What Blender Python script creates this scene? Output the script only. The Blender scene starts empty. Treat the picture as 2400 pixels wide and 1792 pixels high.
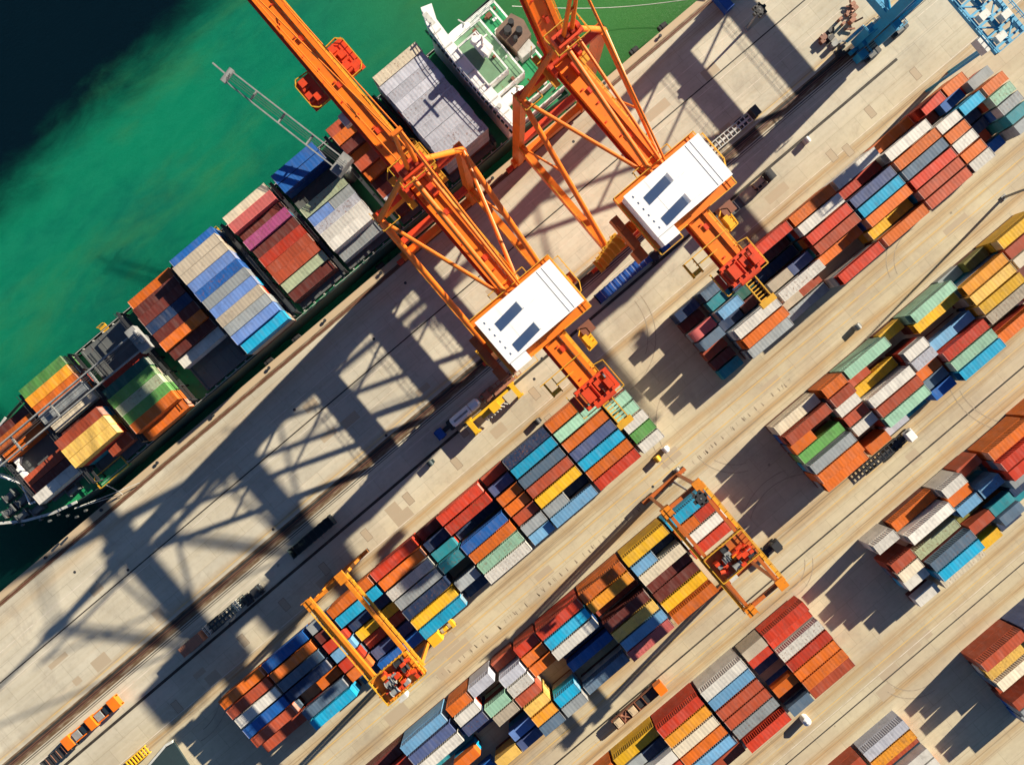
import bpy, bmesh, math, random
from mathutils import Vector, Matrix
R = math.radians
rnd = random.Random(7)
sc = bpy.context.scene
COL = sc.collection
TH = R(40.3); CT, ST = math.cos(TH), math.sin(TH)
H, F = 178.0, 1742.0          # camera height (m), focal length in photo pixels
def P(px, py, z=0.0):          # photo pixel at height z -> (u along the quay, v inland)
    s = F/(H-z); dx = (px-1200)/s; dy = -(py-896)/s
    return dx*CT+dy*ST, dx*ST-dy*CT
# ------------------------------------------------------------------ materials
def nmat(name):
    m = bpy.data.materials.new(name); m.use_nodes = True
    nt = m.node_tree; b = nt.nodes['Principled BSDF']
    return m, nt, b
def N(nt, t, **kw):
    n = nt.nodes.new(t)
    for k, v in kw.items(): setattr(n, k, v)
    return n
def mth(nt, op, a, b=None, c=None, clamp=False):
    n = N(nt, 'ShaderNodeMath', operation=op); n.use_clamp = clamp
    for i, x in enumerate((a, b, c)):
        if x is None: continue
        if isinstance(x, (int, float)): n.inputs[i].default_value = x
        else: nt.links.new(x, n.inputs[i])
    return n.outputs[0]
def mixc(nt, fac, a, b, blend='MIX'):
    n = N(nt, 'ShaderNodeMix', data_type='RGBA', blend_type=blend)
    if isinstance(fac, (int, float)): n.inputs[0].default_value = fac
    else: nt.links.new(fac, n.inputs[0])
    for i, x in ((6, a), (7, b)):
        if isinstance(x, (tuple, list)): n.inputs[i].default_value = (*x[:3], 1)
        else: nt.links.new(x, n.inputs[i])
    return n.outputs[2]
def noise(nt, vec, scale, detail=4, rough=.55, dist=0):
    n = N(nt, 'ShaderNodeTexNoise'); n.inputs['Scale'].default_value = scale
    n.inputs['Detail'].default_value = detail; n.inputs['Roughness'].default_value = rough
    n.inputs['Distortion'].default_value = dist
    if vec is not None: nt.links.new(vec, n.inputs['Vector'])
    return n.outputs['Fac']
def mapv(nt, vec, sc_=(1,1,1), loc=(0,0,0)):
    n = N(nt, 'ShaderNodeMapping'); n.inputs['Scale'].default_value = sc_; n.inputs['Location'].default_value = loc
    nt.links.new(vec, n.inputs[0]); return n.outputs[0]
def ramp(nt, fac, lo, hi):      # remap lo..hi -> 0..1 clamped
    n = N(nt, 'ShaderNodeMapRange'); n.inputs[1].default_value = lo; n.inputs[2].default_value = hi
    n.interpolation_type = 'SMOOTHSTEP'
    nt.links.new(fac, n.inputs[0]); return n.outputs[0]
def bump(nt, b, h, strength=.3, dist=.05):
    n = N(nt, 'ShaderNodeBump'); n.inputs['Strength'].default_value = strength; n.inputs['Distance'].default_value = dist
    nt.links.new(h, n.inputs['Height']); nt.links.new(n.outputs[0], b.inputs['Normal'])

def paint(name, col, dirt=.35, rough=.5, rust=.0, metal=0.0, scale=.6, rustc=(.16,.06,.03)):
    m, nt, b = nmat(name)
    tc = N(nt, 'ShaderNodeTexCoord').outputs['Object']
    n1 = noise(nt, tc, scale, 6, .65); n2 = noise(nt, tc, scale*6, 4)
    d = mth(nt, 'MULTIPLY', ramp(nt, n1, .38, .72), dirt)
    c = mixc(nt, d, col, tuple(x*.42+.015 for x in col))
    c = mixc(nt, mth(nt, 'MULTIPLY', ramp(nt, n2, .45, .75), .22), c, tuple(min(1, x*.72+.045) for x in col))
    if rust > 0:
        c = mixc(nt, mth(nt, 'MULTIPLY', ramp(nt, noise(nt, tc, scale*2.3, 8, .75), .62-rust*.2, .70), .85), c, rustc)
    nt.links.new(c, b.inputs['Base Color'])
    b.inputs['Roughness'].default_value = rough; b.inputs['Metallic'].default_value = metal
    bump(nt, b, n2, .15, .03)
    return m
def container_mat(name, attr=False, roofm=False):
    m, nt, b = nmat(name)
    tc = N(nt, 'ShaderNodeTexCoord').outputs['Object']
    if attr:
        a = N(nt, 'ShaderNodeAttribute'); a.attribute_name = 'paint'; col = a.outputs['Color']
        rv = noise(nt, tc, .09, 1); vec = tc
    else:
        oi = N(nt, 'ShaderNodeObjectInfo'); col = oi.outputs['Color']; rv = oi.outputs['Random']
        ad = N(nt, 'ShaderNodeVectorMath', operation='SCALE'); cmb = N(nt, 'ShaderNodeCombineXYZ')
        for i in range(3): nt.links.new(rv, cmb.inputs[i])
        nt.links.new(cmb.outputs[0], ad.inputs[0]); ad.inputs[3].default_value = 137.
        sm = N(nt, 'ShaderNodeVectorMath', operation='ADD'); nt.links.new(tc, sm.inputs[0]); nt.links.new(ad.outputs[0], sm.inputs[1])
        vec = sm.outputs[0]
    # faded paint in broad bands across the roof panels
    n1 = noise(nt, mapv(nt, vec, (1.1, .22, .5)), .9, 5, .6)
    c = mixc(nt, mth(nt, 'MULTIPLY', ramp(nt, n1, .40, .75), .20), col, mixc(nt, .5, col, (.5, .46, .42)))
    n2 = noise(nt, vec, .55, 7, .7)
    c = mixc(nt, mth(nt, 'MULTIPLY', ramp(nt, n2, .48, .74), .5), c, mixc(nt, .65, col, (.05, .04, .035)))
    bk = N(nt, 'ShaderNodeTexBrick'); bk.offset = 0; bk.inputs['Scale'].default_value = 1; bk.inputs['Brick Width'].default_value = 1.52; bk.inputs['Row Height'].default_value = 30
    bk.inputs['Mortar Size'].default_value = .0; bk.inputs['Color1'].default_value = (1,1,1,1); bk.inputs['Color2'].default_value = (.68,.68,.70,1)
    nt.links.new(mapv(nt, vec, (1,1,1), (0,15,15)), bk.inputs['Vector'])
    c = mixc(nt, .5, c, bk.outputs['Color'], 'MULTIPLY')
    # fine cross streaks
    n3 = noise(nt, mapv(nt, vec, (7.5, .35, 1)), 1, 2)
    c = mixc(nt, mth(nt, 'MULTIPLY', ramp(nt, n3, .52, .74), .32), c, mixc(nt, .6, col, (.04, .035, .03)))
    # rust spots on a part of them
    n4 = noise(nt, vec, 1.7, 8, .8)
    thr = mth(nt, 'MULTIPLY_ADD', rv, .17, .56)
    rs = mth(nt, 'MULTIPLY', mth(nt, 'GREATER_THAN', n4, thr), .65)
    c = mixc(nt, rs, c, (.19, .075, .035))
    hs = N(nt, 'ShaderNodeHueSaturation'); nt.links.new(c, hs.inputs['Color'])
    nt.links.new(mth(nt, 'MULTIPLY_ADD', rv, .36, .82), hs.inputs['Value'])
    nt.links.new(hs.outputs[0], b.inputs['Base Color'])
    b.inputs['Roughness'].default_value = .6; b.inputs['Specular IOR Level'].default_value = .3
    bump(nt, b, n2, .2, .03)
    return m
M = {}
M['cont'] = container_mat('container_paint'); M['contattr'] = container_mat('container_paint_lower', True)
M['crane'] = paint('crane_orange', (.86,.185,.006), .38, .45, .22, scale=.35, rustc=(.22,.05,.02))
M['cranered'] = paint('machine_red', (.64,.055,.010), .4, .45, .2, scale=.8)
M['cranedk'] = paint('rusty_steel', (.20,.07,.035), .5, .6, .3)
M['rail'] = paint('yellow_rail', (.62,.33,.02), .3, .5, .1)
M['yellow'] = paint('yellow_paint', (.75,.42,.015), .3, .45, .15)
M['rtg'] = paint('gantry_amber', (.68,.215,.010), .45, .45, .3, scale=.5)
M['rtgo'] = paint('gantry_orange', (.46,.115,.018), .45, .45, .3, scale=.5)
M['bluec'] = paint('crane_blue', (.02,.30,.52), .35, .4, .05, scale=.5)
M['blued'] = paint('blue_trailer', (.008,.07,.32), .3, .4, .0)
M['white'] = paint('white_paint', (.80,.80,.78), .12, .55, .0, scale=.3)
M['roofw'] = paint('white_roof', (.82,.82,.80), .07, .6, .0, scale=.15)
M['grey'] = paint('grey_paint', (.27,.28,.27), .5, .5, .2)
M['pale'] = paint('pale_steel', (.55,.56,.52), .4, .5, .3)
M['dark'] = paint('black_steel', (.025,.027,.03), .4, .6)
M['rubber'] = paint('rubber', (.02,.02,.02), .2, .8)
M['cable'] = paint('cable', (.08,.08,.08), .1, .6)
M['glass'] = paint('cab_glass', (.02,.03,.04), .1, .08)
M['deck'] = paint('green_deck', (.008,.24,.085), .45, .55, .22, scale=.35)
M['deckl'] = paint('pale_green_deck', (.15,.30,.17), .4, .6, .1, scale=.4)
M['hull'] = paint('hull_paint', (.02,.05,.045), .4, .5, .3, scale=.3)
M['hatch'] = paint('hatch_grey', (.10,.11,.11), .5, .6, .35, scale=.4)
M['fun'] = paint('funnel_brown', (.20,.13,.09), .5, .6, .2)
M['silver'] = paint('silver_tank', (.75,.77,.78), .15, .3, .0, metal=.2)
M['shed'] = paint('shed_roof', (.02,.04,.045), .4, .6)
M['tarp'] = paint('brown_load', (.33,.14,.08), .5, .7, .2)
M['wood'] = paint('beige_load', (.55,.42,.26), .6, .8, .1)

def ground_mat():
    m, nt, b = nmat('concrete_apron')
    g = N(nt, 'ShaderNodeNewGeometry').outputs['Position']
    sp = N(nt, 'ShaderNodeSeparateXYZ'); nt.links.new(g, sp.inputs[0])
    v = mth(nt, 'MULTIPLY', sp.outputs[1], -1.0); u = sp.outputs[0]
    base = (.56,.495,.335)
    quayside = ramp(nt, v, 14, -2)
    base = mixc(nt, quayside, base, (.57,.53,.415))
    c = mixc(nt, ramp(nt, noise(nt, g, .045, 6, .6), .35, .68), base, mixc(nt, quayside, (.45,.375,.26), (.455,.42,.325)))
    c = mixc(nt, mth(nt,'MULTIPLY', ramp(nt, noise(nt, mapv(nt, g, (.02,.55,1)), 1, 6, .65), .42, .72), .30), c, (.38,.315,.195))
    c = mixc(nt, mth(nt,'MULTIPLY', ramp(nt, noise(nt, mapv(nt, g, (.05,.9,1), (31,7,0)), 1, 5, .65), .5, .75), .5), c, (.60,.52,.39))
    c = mixc(nt, mth(nt,'MULTIPLY', ramp(nt, noise(nt, g, .6, 8, .7), .45, .8), .28), c, (.22,.18,.13))
    # slab to slab variation and joints
    br = N(nt, 'ShaderNodeTexBrick'); br.offset = .5
    br.inputs['Scale'].default_value = 1; br.inputs['Brick Width'].default_value = 9; br.inputs['Row Height'].default_value = 4.6
    br.inputs['Mortar Size'].default_value = .05; br.inputs['Mortar Smooth'].default_value = .1; br.inputs['Bias'].default_value = 0
    br.inputs['Color1'].default_value = (1,1,1,1); br.inputs['Color2'].default_value = (.86,.86,.86,1); br.inputs['Mortar'].default_value = (.52,.5,.47,1)
    nt.links.new(g, br.inputs['Vector'])
    c = mixc(nt, .55, c, br.outputs['Color'], 'MULTIPLY')
    # ochre wheel tracks beside the stacks
    wob = mth(nt, 'MULTIPLY_ADD', noise(nt, mapv(nt, g, (.03,.12,1)), 1, 3), 1.6, -.8)
    vv = mth(nt, 'ADD', v, wob)
    tr = None
    for cen, w, a in ((10.2,.8,.85),(35.6,1.0,.7),(38.0,.35,.6),(44.6,.9,.8),(69.5,1.4,.8),(72.5,.6,.5),(80.6,.9,.85),(106,1.3,.7),(109,.8,.5),(116,.9,.8),(-35.5,1.4,.3),(-10.6,.7,.5),(141,1.5,.6)):
        d = mth(nt, 'DIVIDE', mth(nt, 'ABSOLUTE', mth(nt, 'SUBTRACT', vv, cen)), w)
        s = mth(nt, 'MULTIPLY', mth(nt, 'SUBTRACT', 1.0, mth(nt,'MULTIPLY', d, .6), clamp=True), a)
        tr = s if tr is None else mth(nt, 'MAXIMUM', tr, s)
    tr = mth(nt, 'MULTIPLY', tr, ramp(nt, noise(nt, mapv(nt, g, (.035,1.5,1)), 1, 5, .7), .26, .54))
    c = mixc(nt, tr, c, (.385,.235,.085))
    c = mixc(nt, mth(nt, 'MULTIPLY', tr, ramp(nt, noise(nt, mapv(nt, g, (.02,2.6,1), (3,1,0)), 1, 4, .7), .5, .62)), c, (.13,.105,.075))
    # dark tyre marks in streaks
    ty = mth(nt, 'MULTIPLY', ramp(nt, noise(nt, mapv(nt, g, (.012,1.1,1), (5,3,0)), 1.3, 5, .7), .60, .72), .36)
    c = mixc(nt, ty, c, (.12,.10,.08))
    b2 = N(nt, 'ShaderNodeTexBrick'); b2.offset = .37; b2.inputs['Scale'].default_value = 1; b2.inputs['Brick Width'].default_value = 23; b2.inputs['Row Height'].default_value = 13.8
    b2.inputs['Mortar Size'].default_value = 0; b2.inputs['Color1'].default_value = (1,1,1,1); b2.inputs['Color2'].default_value = (.84,.85,.88,1); nt.links.new(g, b2.inputs['Vector'])
    c = mixc(nt, .6, c, b2.outputs['Color'], 'MULTIPLY')
    bl_ = mth(nt, 'MULTIPLY', ramp(nt, noise(nt, mapv(nt, g, (1,1,1), (50,20,0)), .11, 7, .72, .4), .52, .70), .38)
    c = mixc(nt, bl_, c, (.27,.235,.185))
    # oil spots
    vo = N(nt, 'ShaderNodeTexVoronoi'); vo.inputs['Scale'].default_value = .085; nt.links.new(g, vo.inputs['Vector'])
    sp2 = mth(nt, 'LESS_THAN', mth(nt,'ADD', vo.outputs['Distance'], mth(nt,'MULTIPLY', noise(nt, g, 1.4, 4), .06)), .062)
    c = mixc(nt, mth(nt, 'MULTIPLY', sp2, .5), c, (.09,.07,.055))
    nt.links.new(c, b.inputs['Base Color']); b.inputs['Roughness'].default_value = .85
    bump(nt, b, noise(nt, g, 2.5, 6), .15, .03)
    return m
M['ground'] = ground_mat()
def water_mat():
    m, nt, b = nmat('harbour_water')
    g = N(nt, 'ShaderNodeNewGeometry').outputs['Position']
    sp = N(nt, 'ShaderNodeSeparateXYZ'); nt.links.new(g, sp.inputs[0])
    v = mth(nt, 'MULTIPLY', sp.outputs[1], -1.0); u = sp.outputs[0]
    wl = mth(nt, 'ADD', mth(nt, 'MULTIPLY_ADD', noise(nt, mapv(nt, g, (.012,.03,1)), 1, 4), 26, -13), mth(nt, 'MULTIPLY_ADD', noise(nt, mapv(nt, g, (.05,.11,1)), 1, 9, .72, .5), 15, -7.5))
    deep = ramp(nt, mth(nt, 'ADD', v, wl), -107, -124)
    c = mixc(nt, ramp(nt, noise(nt, mapv(nt, g, (.022,.03,1)), 1, 6, .6, .6), .35, .7), (.003,.165,.088), (.003,.110,.076))
    fine = ramp(nt, noise(nt, mapv(nt, g, (.16,.3,1)), 1, 8, .72, .5), .3, .75)
    c = mixc(nt, mth(nt,'MULTIPLY', fine, .5), c, (.010,.20,.11))
    silt = mth(nt, 'MULTIPLY', ramp(nt, noise(nt, mapv(nt, g, (.022,.075,1), (9,2,0)), 1, 7, .66, .35), .48, .74), .40)
    c = mixc(nt, silt, c, (.045,.17,.055))
    near = mth(nt, 'MULTIPLY', ramp(nt, u, 8, 85), .85)
    c = mixc(nt, near, c, (.055,.185,.035))
    c = mixc(nt, mth(nt,'MULTIPLY', mth(nt, 'MULTIPLY', ramp(nt, u, -72, -104), ramp(nt, v, -70, -54)), .93), c, (.0015,.022,.024))  # dark water off the bow: shade of the ship put into the colour
    c = mixc(nt, deep, c, (.0008,.0065,.012))
    nt.links.new(c, b.inputs['Base Color']); b.inputs['Roughness'].default_value = .28
    b.inputs['Specular IOR Level'].default_value = .12
    b.inputs['Subsurface Weight'].default_value = .8; b.inputs['Subsurface Radius'].default_value = (1,1,1); b.inputs['Subsurface Scale'].default_value = 60; b.subsurface_method = 'BURLEY'
    bump(nt, b, noise(nt, mapv(nt, g, (.8,1.3,1)), 1, 8, .75), .8, .16)
    return m
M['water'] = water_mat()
def line_mat(name, col, wear=.5):
    m, nt, b = nmat(name)
    g = N(nt, 'ShaderNodeNewGeometry').outputs['Position']
    f = ramp(nt, noise(nt, mapv(nt, g, (.3,2,1)), 1, 6, .7), .45, .62)
    c = mixc(nt, mth(nt,'MULTIPLY', f, wear), col, (.40,.33,.235))
    nt.links.new(c, b.inputs['Base Color']); b.inputs['Roughness'].default_value = .8
    return m
M['lw'] = line_mat('white_line', (.62,.56,.47), .75); M['ly'] = line_mat('yellow_line', (.58,.39,.12), .7)
M['slot'] = line_mat('slot_dirt', (.018,.015,.012), .1); M['trench'] = line_mat('trench_rust', (.11,.065,.03), .45)
M['cap'] = line_mat('quay_cap', (.45,.345,.22), .4)
M['slab'] = line_mat('slab_cover', (.38,.31,.215), .3)
M['tyremark'] = line_mat('tyre_mark', (.27,.225,.16), .75)
M['seam'] = line_mat('slab_seam', (.17,.13,.09), .3)

# ------------------------------------------------------------------ mesh builder (u, v, z)
SPLIT = {'mooring_winch','hinge_platform','girder_fitting','machine_box','deck_fitting','deck_machinery','trolley_machinery','hoist_machinery','stern_winch','exhaust_pipe','wheel','tyre','maintenance_basket','headboard','electrical_box','bridge_fitting','trolley_railing','boom_hinge','headlight','davit','tank_end','corner_cap','cable_arm','hoist_cable','brown_load','hold','bridge_window','tail_ladder','service_basket','accommodation_platform','power_unit','breakwater','end_frame','platform_railing','bridge_railing','lamp_head','window','winch_frame','roof_vent','forestay','hose_rack','lattice_deck','mast_crosshead','knee_brace','leg','cross_bar'}
HOOK = [None]
def zmap(p):
    K = ((0,0),(41,41),(43.6,42.2),(46.2,43.7),(47.6,44.9),(53.12,48.4),(56,50.2),(62.8,53.0),(65,54.6),(200,190))
    z = p[2]
    for (a,b),(c,d) in zip(K[:-1], K[1:]):
        if z <= c: return (p[0], p[1], z if z < 0 else b+(z-a)*(d-b)/(c-a))
    return p
class MB:
    def __init__(s): s.v = []; s.f = []; s.c = []; s.g = []
    def add(s, vs, fs, col=None):
        o = len(s.v); s.v += vs; nf = len(s.f); s.f += [tuple(i+o for i in f) for f in fs]; s.c += [col]*len(fs); s.g.append((o, len(s.v), nf, len(s.f)))
        return s
    def box(s, u0, u1, v0, v1, z0, z1, col=None):
        return s.add([(u,v,z) for z in (z0,z1) for v in (v0,v1) for u in (u0,u1)],
              [(0,1,3,2),(4,6,7,5),(0,4,5,1),(2,3,7,6),(0,2,6,4),(1,5,7,3)], col)
    def beam(s, p, q, w, h=None, up=(0,0,1)):
        h = h or w; p = Vector(p); q = Vector(q); d = (q-p).normalized(); upv = Vector(up)
        if abs(d.dot(upv)) > .98: upv = Vector((1,0,0))
        a = d.cross(upv).normalized()*(w/2); c = a.cross(d).normalized()*(h/2)
        vs = []
        for e in (p, q):
            for x, y in ((-1,-1),(1,-1),(1,1),(-1,1)): vs.append(tuple(e+a*x+c*y))
        return s.add(vs, [(0,1,2,3),(7,6,5,4),(0,4,5,1),(1,5,6,2),(2,6,7,3),(3,7,4,0)])
    def tube(s, p, q, r, r2=None, n=10):
        r2 = r if r2 is None else r2
        p = Vector(p); q = Vector(q); d = (q-p).normalized(); t = Vector((0,0,1)) if abs(d.z)<.9 else Vector((1,0,0))
        a = d.cross(t).normalized(); c = d.cross(a)
        vs = []
        for e, rr in ((p,r),(q,r2)):
            for i in range(n):
                an = 2*math.pi*i/n; vs.append(tuple(e+a*rr*math.cos(an)+c*rr*math.sin(an)))
        fs = [(i,(i+1)%n,n+(i+1)%n,n+i) for i in range(n)]+[tuple(range(n)), tuple(range(2*n-1,n-1,-1))]
        return s.add(vs, fs)
    def prism(s, pts, z0, z1):
        n = len(pts)
        return s.add([(u,v,z0) for u,v in pts]+[(u,v,z1) for u,v in pts],
              [tuple(range(n)), tuple(range(2*n-1,n-1,-1))]+[(i,(i+1)%n,n+(i+1)%n,n+i) for i in range(n)])
    def rail(s, pts, z, hgt=1.1, t=.07, posts=2.0):
        for a, b in zip(pts[:-1], pts[1:]):
            s.beam((*a,z+hgt), (*b,z+hgt), t); s.beam((*a,z+hgt*.55), (*b,z+hgt*.55), t*.7)
            L = math.dist(a,b); n = max(1, int(L/posts))
            for i in range(n+1):
                f = i/n; x = a[0]+(b[0]-a[0])*f; y = a[1]+(b[1]-a[1])*f
                s.box(x-t/2, x+t/2, y-t/2, y+t/2, z, z+hgt)
        return s
    def build(s, name, mat, parent=None, org=None, smooth=False):
        if name in SPLIT and parent is not None and not getattr(s, 'nosplit', False): return s.build_split(name, mat, parent)
        return s.build_one(name, mat, parent, org, smooth)
    def build_split(s, name, mat, parent):
        gs = []      # (min, max, faces)
        for a, b, fa, fb in s.g:
            vs = s.v[a:b]; lo = [min(v[i] for v in vs)-.06 for i in range(3)]; hi = [max(v[i] for v in vs)+.06 for i in range(3)]
            gs.append([lo, hi, [(a, b, fa, fb)]])
        ch = True
        while ch:
            ch = False
            for i in range(len(gs)):
                for j in range(i+1, len(gs)):
                    A, B = gs[i], gs[j]
                    if all(A[0][k] <= B[1][k] and B[0][k] <= A[1][k] for k in range(3)):
                        A[0] = [min(A[0][k],B[0][k]) for k in range(3)]; A[1] = [max(A[1][k],B[1][k]) for k in range(3)]; A[2] += B[2]; gs.pop(j); ch = True; break
                if ch: break
        o = None
        for lo, hi, parts in gs:
            m = MB()
            for a, b, fa, fb in parts: m.add(s.v[a:b], [tuple(i-a for i in f) for f in s.f[fa:fb]])
            o = m.build_one(name, mat, parent)
        return o
    def build_one(s, name, mat, parent=None, org=None, smooth=False):
        if org is None: org = (parent.matrix_world.translation if False else WL(parent)) if parent else Vector((0,0,0))
        else: org = Vector((org[0], -org[1], org[2]))
        if HOOK[0]: s.v = [HOOK[0](q) for q in s.v]
        me = bpy.data.meshes.new(name)
        me.from_pydata([(x-org[0], -y-org[1], z-org[2]) for x,y,z in s.v], [], s.f)
        bm = bmesh.new(); bm.from_mesh(me); bmesh.ops.recalc_face_normals(bm, faces=bm.faces); bm.to_mesh(me); bm.free()
        if smooth:
            for p in me.polygons: p.use_smooth = True
        me.materials.append(M[mat] if isinstance(mat, str) else mat)
        o = bpy.data.objects.new(name, me); COL.objects.link(o)
        if parent: o.parent = parent
        else: o.location = org
        return o
def WL(o):
    v = Vector(o.location)
    while o.parent: o = o.parent; v += Vector(o.location)
    return v
def tag(o, label=None, cat=None, group=None, kind=None):
    if label: o['label'] = label
    if cat: o['category'] = cat
    if group: o['group'] = group
    if kind: o['kind'] = kind
    return o
def empty(name, u, v, z, label, cat, group=None):
    o = bpy.data.objects.new(name, None); COL.objects.link(o); o.location = (u,-v,z)
    o.empty_display_size = .5
    return tag(o, label, cat, group)
def copy_tree(o, parent=None):
    c = o.copy(); COL.objects.link(c)
    c.parent = parent
    for ch in [x for x in bpy.data.objects if x.parent is o]: copy_tree(ch, c)
    return c
def copytree(root):      # collects children first so that the loop never meets its own copies
    kids = {}
    for x in bpy.data.objects:
        if x.parent: kids.setdefault(x.parent.name, []).append(x)
    def rec(o, par):
        c = o.copy(); COL.objects.link(c); c.parent = par
        for ch in kids.get(o.name, []): rec(ch, c)
        return c
    return rec(root, None)
def struct(o): o['kind'] = 'structure'; return o

# ------------------------------------------------------------------ setting
QV = -41.0
g = MB().prism([(-1500,QV+1.6),(1500,QV+1.6),(1500,1500),(-1500,1500)], -9, 0).build('ground', 'ground'); struct(g)
g = MB().prism([(-1500,QV),(1500,QV),(1500,QV+1.6),(-1500,QV+1.6)], -9, .12).build('quay_edge', 'cap'); struct(g)
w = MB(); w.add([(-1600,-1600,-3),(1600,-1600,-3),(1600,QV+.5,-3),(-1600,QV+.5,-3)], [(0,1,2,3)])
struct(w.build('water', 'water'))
def strip(name, mat, v0, v1, u0=-400, u1=400, z=.004):
    m = MB(); m.add([(u0,v0,z),(u1,v0,z),(u1,v1,z),(u0,v1,z)], [(0,1,2,3)]); return struct(m.build(name, mat))
strip('waterside_rail_trench', 'trench', -39.35, -38.3)
strip('waterside_rail_slot', 'slot', -38.95, -38.6, z=.008)
strip('landside_rail_trench', 'trench', -9.3, -6.6)
strip('landside_rail_slot', 'slot', -8.9, -7.5, z=.008)
strip('service_slot', 'slot', -6.35, -6.1)
strip('service_slot', 'slot', -5.8, -5.65)
strip('cable_slot', 'slot', -24.6, -24.3)
strip('cable_slot', 'slot', .25, .95, u1=120.4)
strip('drain_slot', 'slot', 76.15, 76.55)
strip('drain_slot', 'slot', 112.0, 112.3)
strip('lane_line', 'lw', -30.1, -29.95); strip('lane_line', 'lw', -23.2, -23.05); strip('lane_line', 'lw', -3.95, -3.78)
strip('lane_line', 'lw', 8.9, 9.06); strip('lane_line', 'lw', -17.1, -17.0, -60, 140)
strip('lane_line', 'ly', 37.9, 38.1); strip('lane_line', 'ly', 40.5, 40.72); strip('lane_line', 'ly', 72.0, 72.2); strip('lane_line','ly', 78.9,79.1)
strip('lane_line', 'ly', 108.2, 108.4); strip('lane_line', 'ly', -10.4, -10.25); strip('lane_line', 'lw', 110.1, 110.25)
for k in range(9):
    strip('lane_line', 'lw', -27.0, -26.9, -118+k*22, -112+k*22)
m = MB()
for v0, v1 in ((-39.0,-38.86),(-38.7,-38.56),(-8.2,-8.05),(-7.75,-7.6)): m.box(-300,300,v0,v1,0,.09)
struct(m.build('crane_rails', 'cranedk'))
# tyre arcs, slot ticks, patched joints
m = MB(); r3 = random.Random(11); AK = [.0105]
def arc(m, cx, cy, r, a0, a1, w=.14, n=18):
    AK[0] += .0002; zz = AK[0]
    for i in range(n):
        p = a0+(a1-a0)*i/n; q = a0+(a1-a0)*(i+1)/n
        m.add([(cx+(r-w)*math.cos(p),cy+(r-w)*math.sin(p),zz),(cx+(r+w)*math.cos(p),cy+(r+w)*math.sin(p),zz),(cx+(r+w)*math.cos(q),cy+(r+w)*math.sin(q),zz),(cx+(r-w)*math.cos(q),cy+(r-w)*math.sin(q),zz)], [(0,1,2,3)])
for k in range(13):
    cx = r3.uniform(20,38) if k%2 else r3.choice([-110,-60,20,95,110]); cy = r3.choice([4,38,42,74,110,8,112]); rr_ = r3.uniform(7,15); a0 = r3.uniform(0,6.3)
    for w in (0,1.9): arc(m, cx, cy, rr_+w, a0, a0+r3.uniform(.8,1.7), .1)
struct(m.build('tyre_marks', 'tyremark'))
m = MB()
for k in range(64):
    u0 = -60+k*1.75; 
    if k%7 == 3: continue
    for q in range(r3.randint(1,3)):
        a = u0+r3.uniform(0,.9); b = 42.2+r3.uniform(-.3,.2); m.add([(a,b,.006),(a+.12,b,.006),(a+.12+r3.uniform(-.3,.3),b+1.0,.006),(a+r3.uniform(-.1,.1),b+1.0,.006)], [(0,1,2,3)])
struct(m.build('slot_ticks', 'seam'))
m = MB()
for k in range(46):
    u0 = r3.uniform(-140,125); v0 = r3.choice([-34,-28,-20,-14,3.5,6,37,39,42,73,75,110,112])+r3.uniform(-1,1); L_ = r3.uniform(2,7); w_ = r3.uniform(1.2,3)
    zk = .0015+k*.00005; m.add([(u0,v0,zk),(u0+L_,v0,zk),(u0+L_,v0+w_,zk),(u0,v0+w_,zk)], [(0,1,2,3)])
struct(m.build('patched_slabs', 'slab'))
# slab covers and manholes
for i, (px, py) in enumerate([(957,1168),(859,1253),(761,1332),(667,1416),(1253,922),(1070,1170-85),(1950,440-75),(2146,173),(2040,262),(1988,352),(1290,1045-60),(1085,1010),(570,1500),(415,1655)]):
    u, v = P(px, py)
    o = MB().box(u-.9,u+.9,v-1.5,v+1.5,0,.006).build('slab_cover', 'seam', org=(u,v,0))
    MB().box(u-.8,u+.8,v-1.4,v+1.4,.006,.012).build('panel', 'slab', o)
    tag(o, 'flush concrete slab cover with dark seam set in the apron', 'slab cover', 'flush slab covers in the apron')
for i, (px, py) in enumerate([(876,794),(1270,840),(1252,888),(1344,332),(950,663),(690,960),(540,1460),(175,1340),(1530,1140),(2003,764),(905,1020),(640,1240),(300,1335)]):
    u, v = P(px, py)
    o = MB().tube((u,v,0),(u,v,.02),.36,.34,14).build('manhole', 'dark', org=(u,v,0))
    tag(o, 'small round dark manhole cover in the concrete apron', 'manhole', 'round manhole covers')
# fenders, bollards
fs = [P(1455,80),P(1550,56),P(1330,240),P(230,1170),P(640,860),P(705,806),P(905,640)]
for i, (u, v) in enumerate(fs):
    m = MB(); m.tube((u-1.1,-41.75,-.7),(u+1.1,-41.75,-.7),.72,.72,14); m.tube((u-.35,-41.75,-.7),(u+.35,-41.75,-.7),.8,.8,14)
    o = m.build('quay_fender', 'rubber', org=(u,-41.75,-.7)); tag(o, 'black rubber fender hung on the quay wall', 'fender', 'rubber fenders on the quay wall')
for i in range(15):
    u = -112+i*17.5; m = MB(); m.tube((u,-40.2,.12),(u,-40.2,.55),.28,.24,10); m.tube((u,-40.2,.55),(u,-40.2,.75),.42,.36,10)
    o = m.build('bollard', 'dark', org=(u,-40.2,.12)); tag(o, 'squat black mooring bollard on the quay edge', 'bollard', 'mooring bollards along the quay edge')

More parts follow.
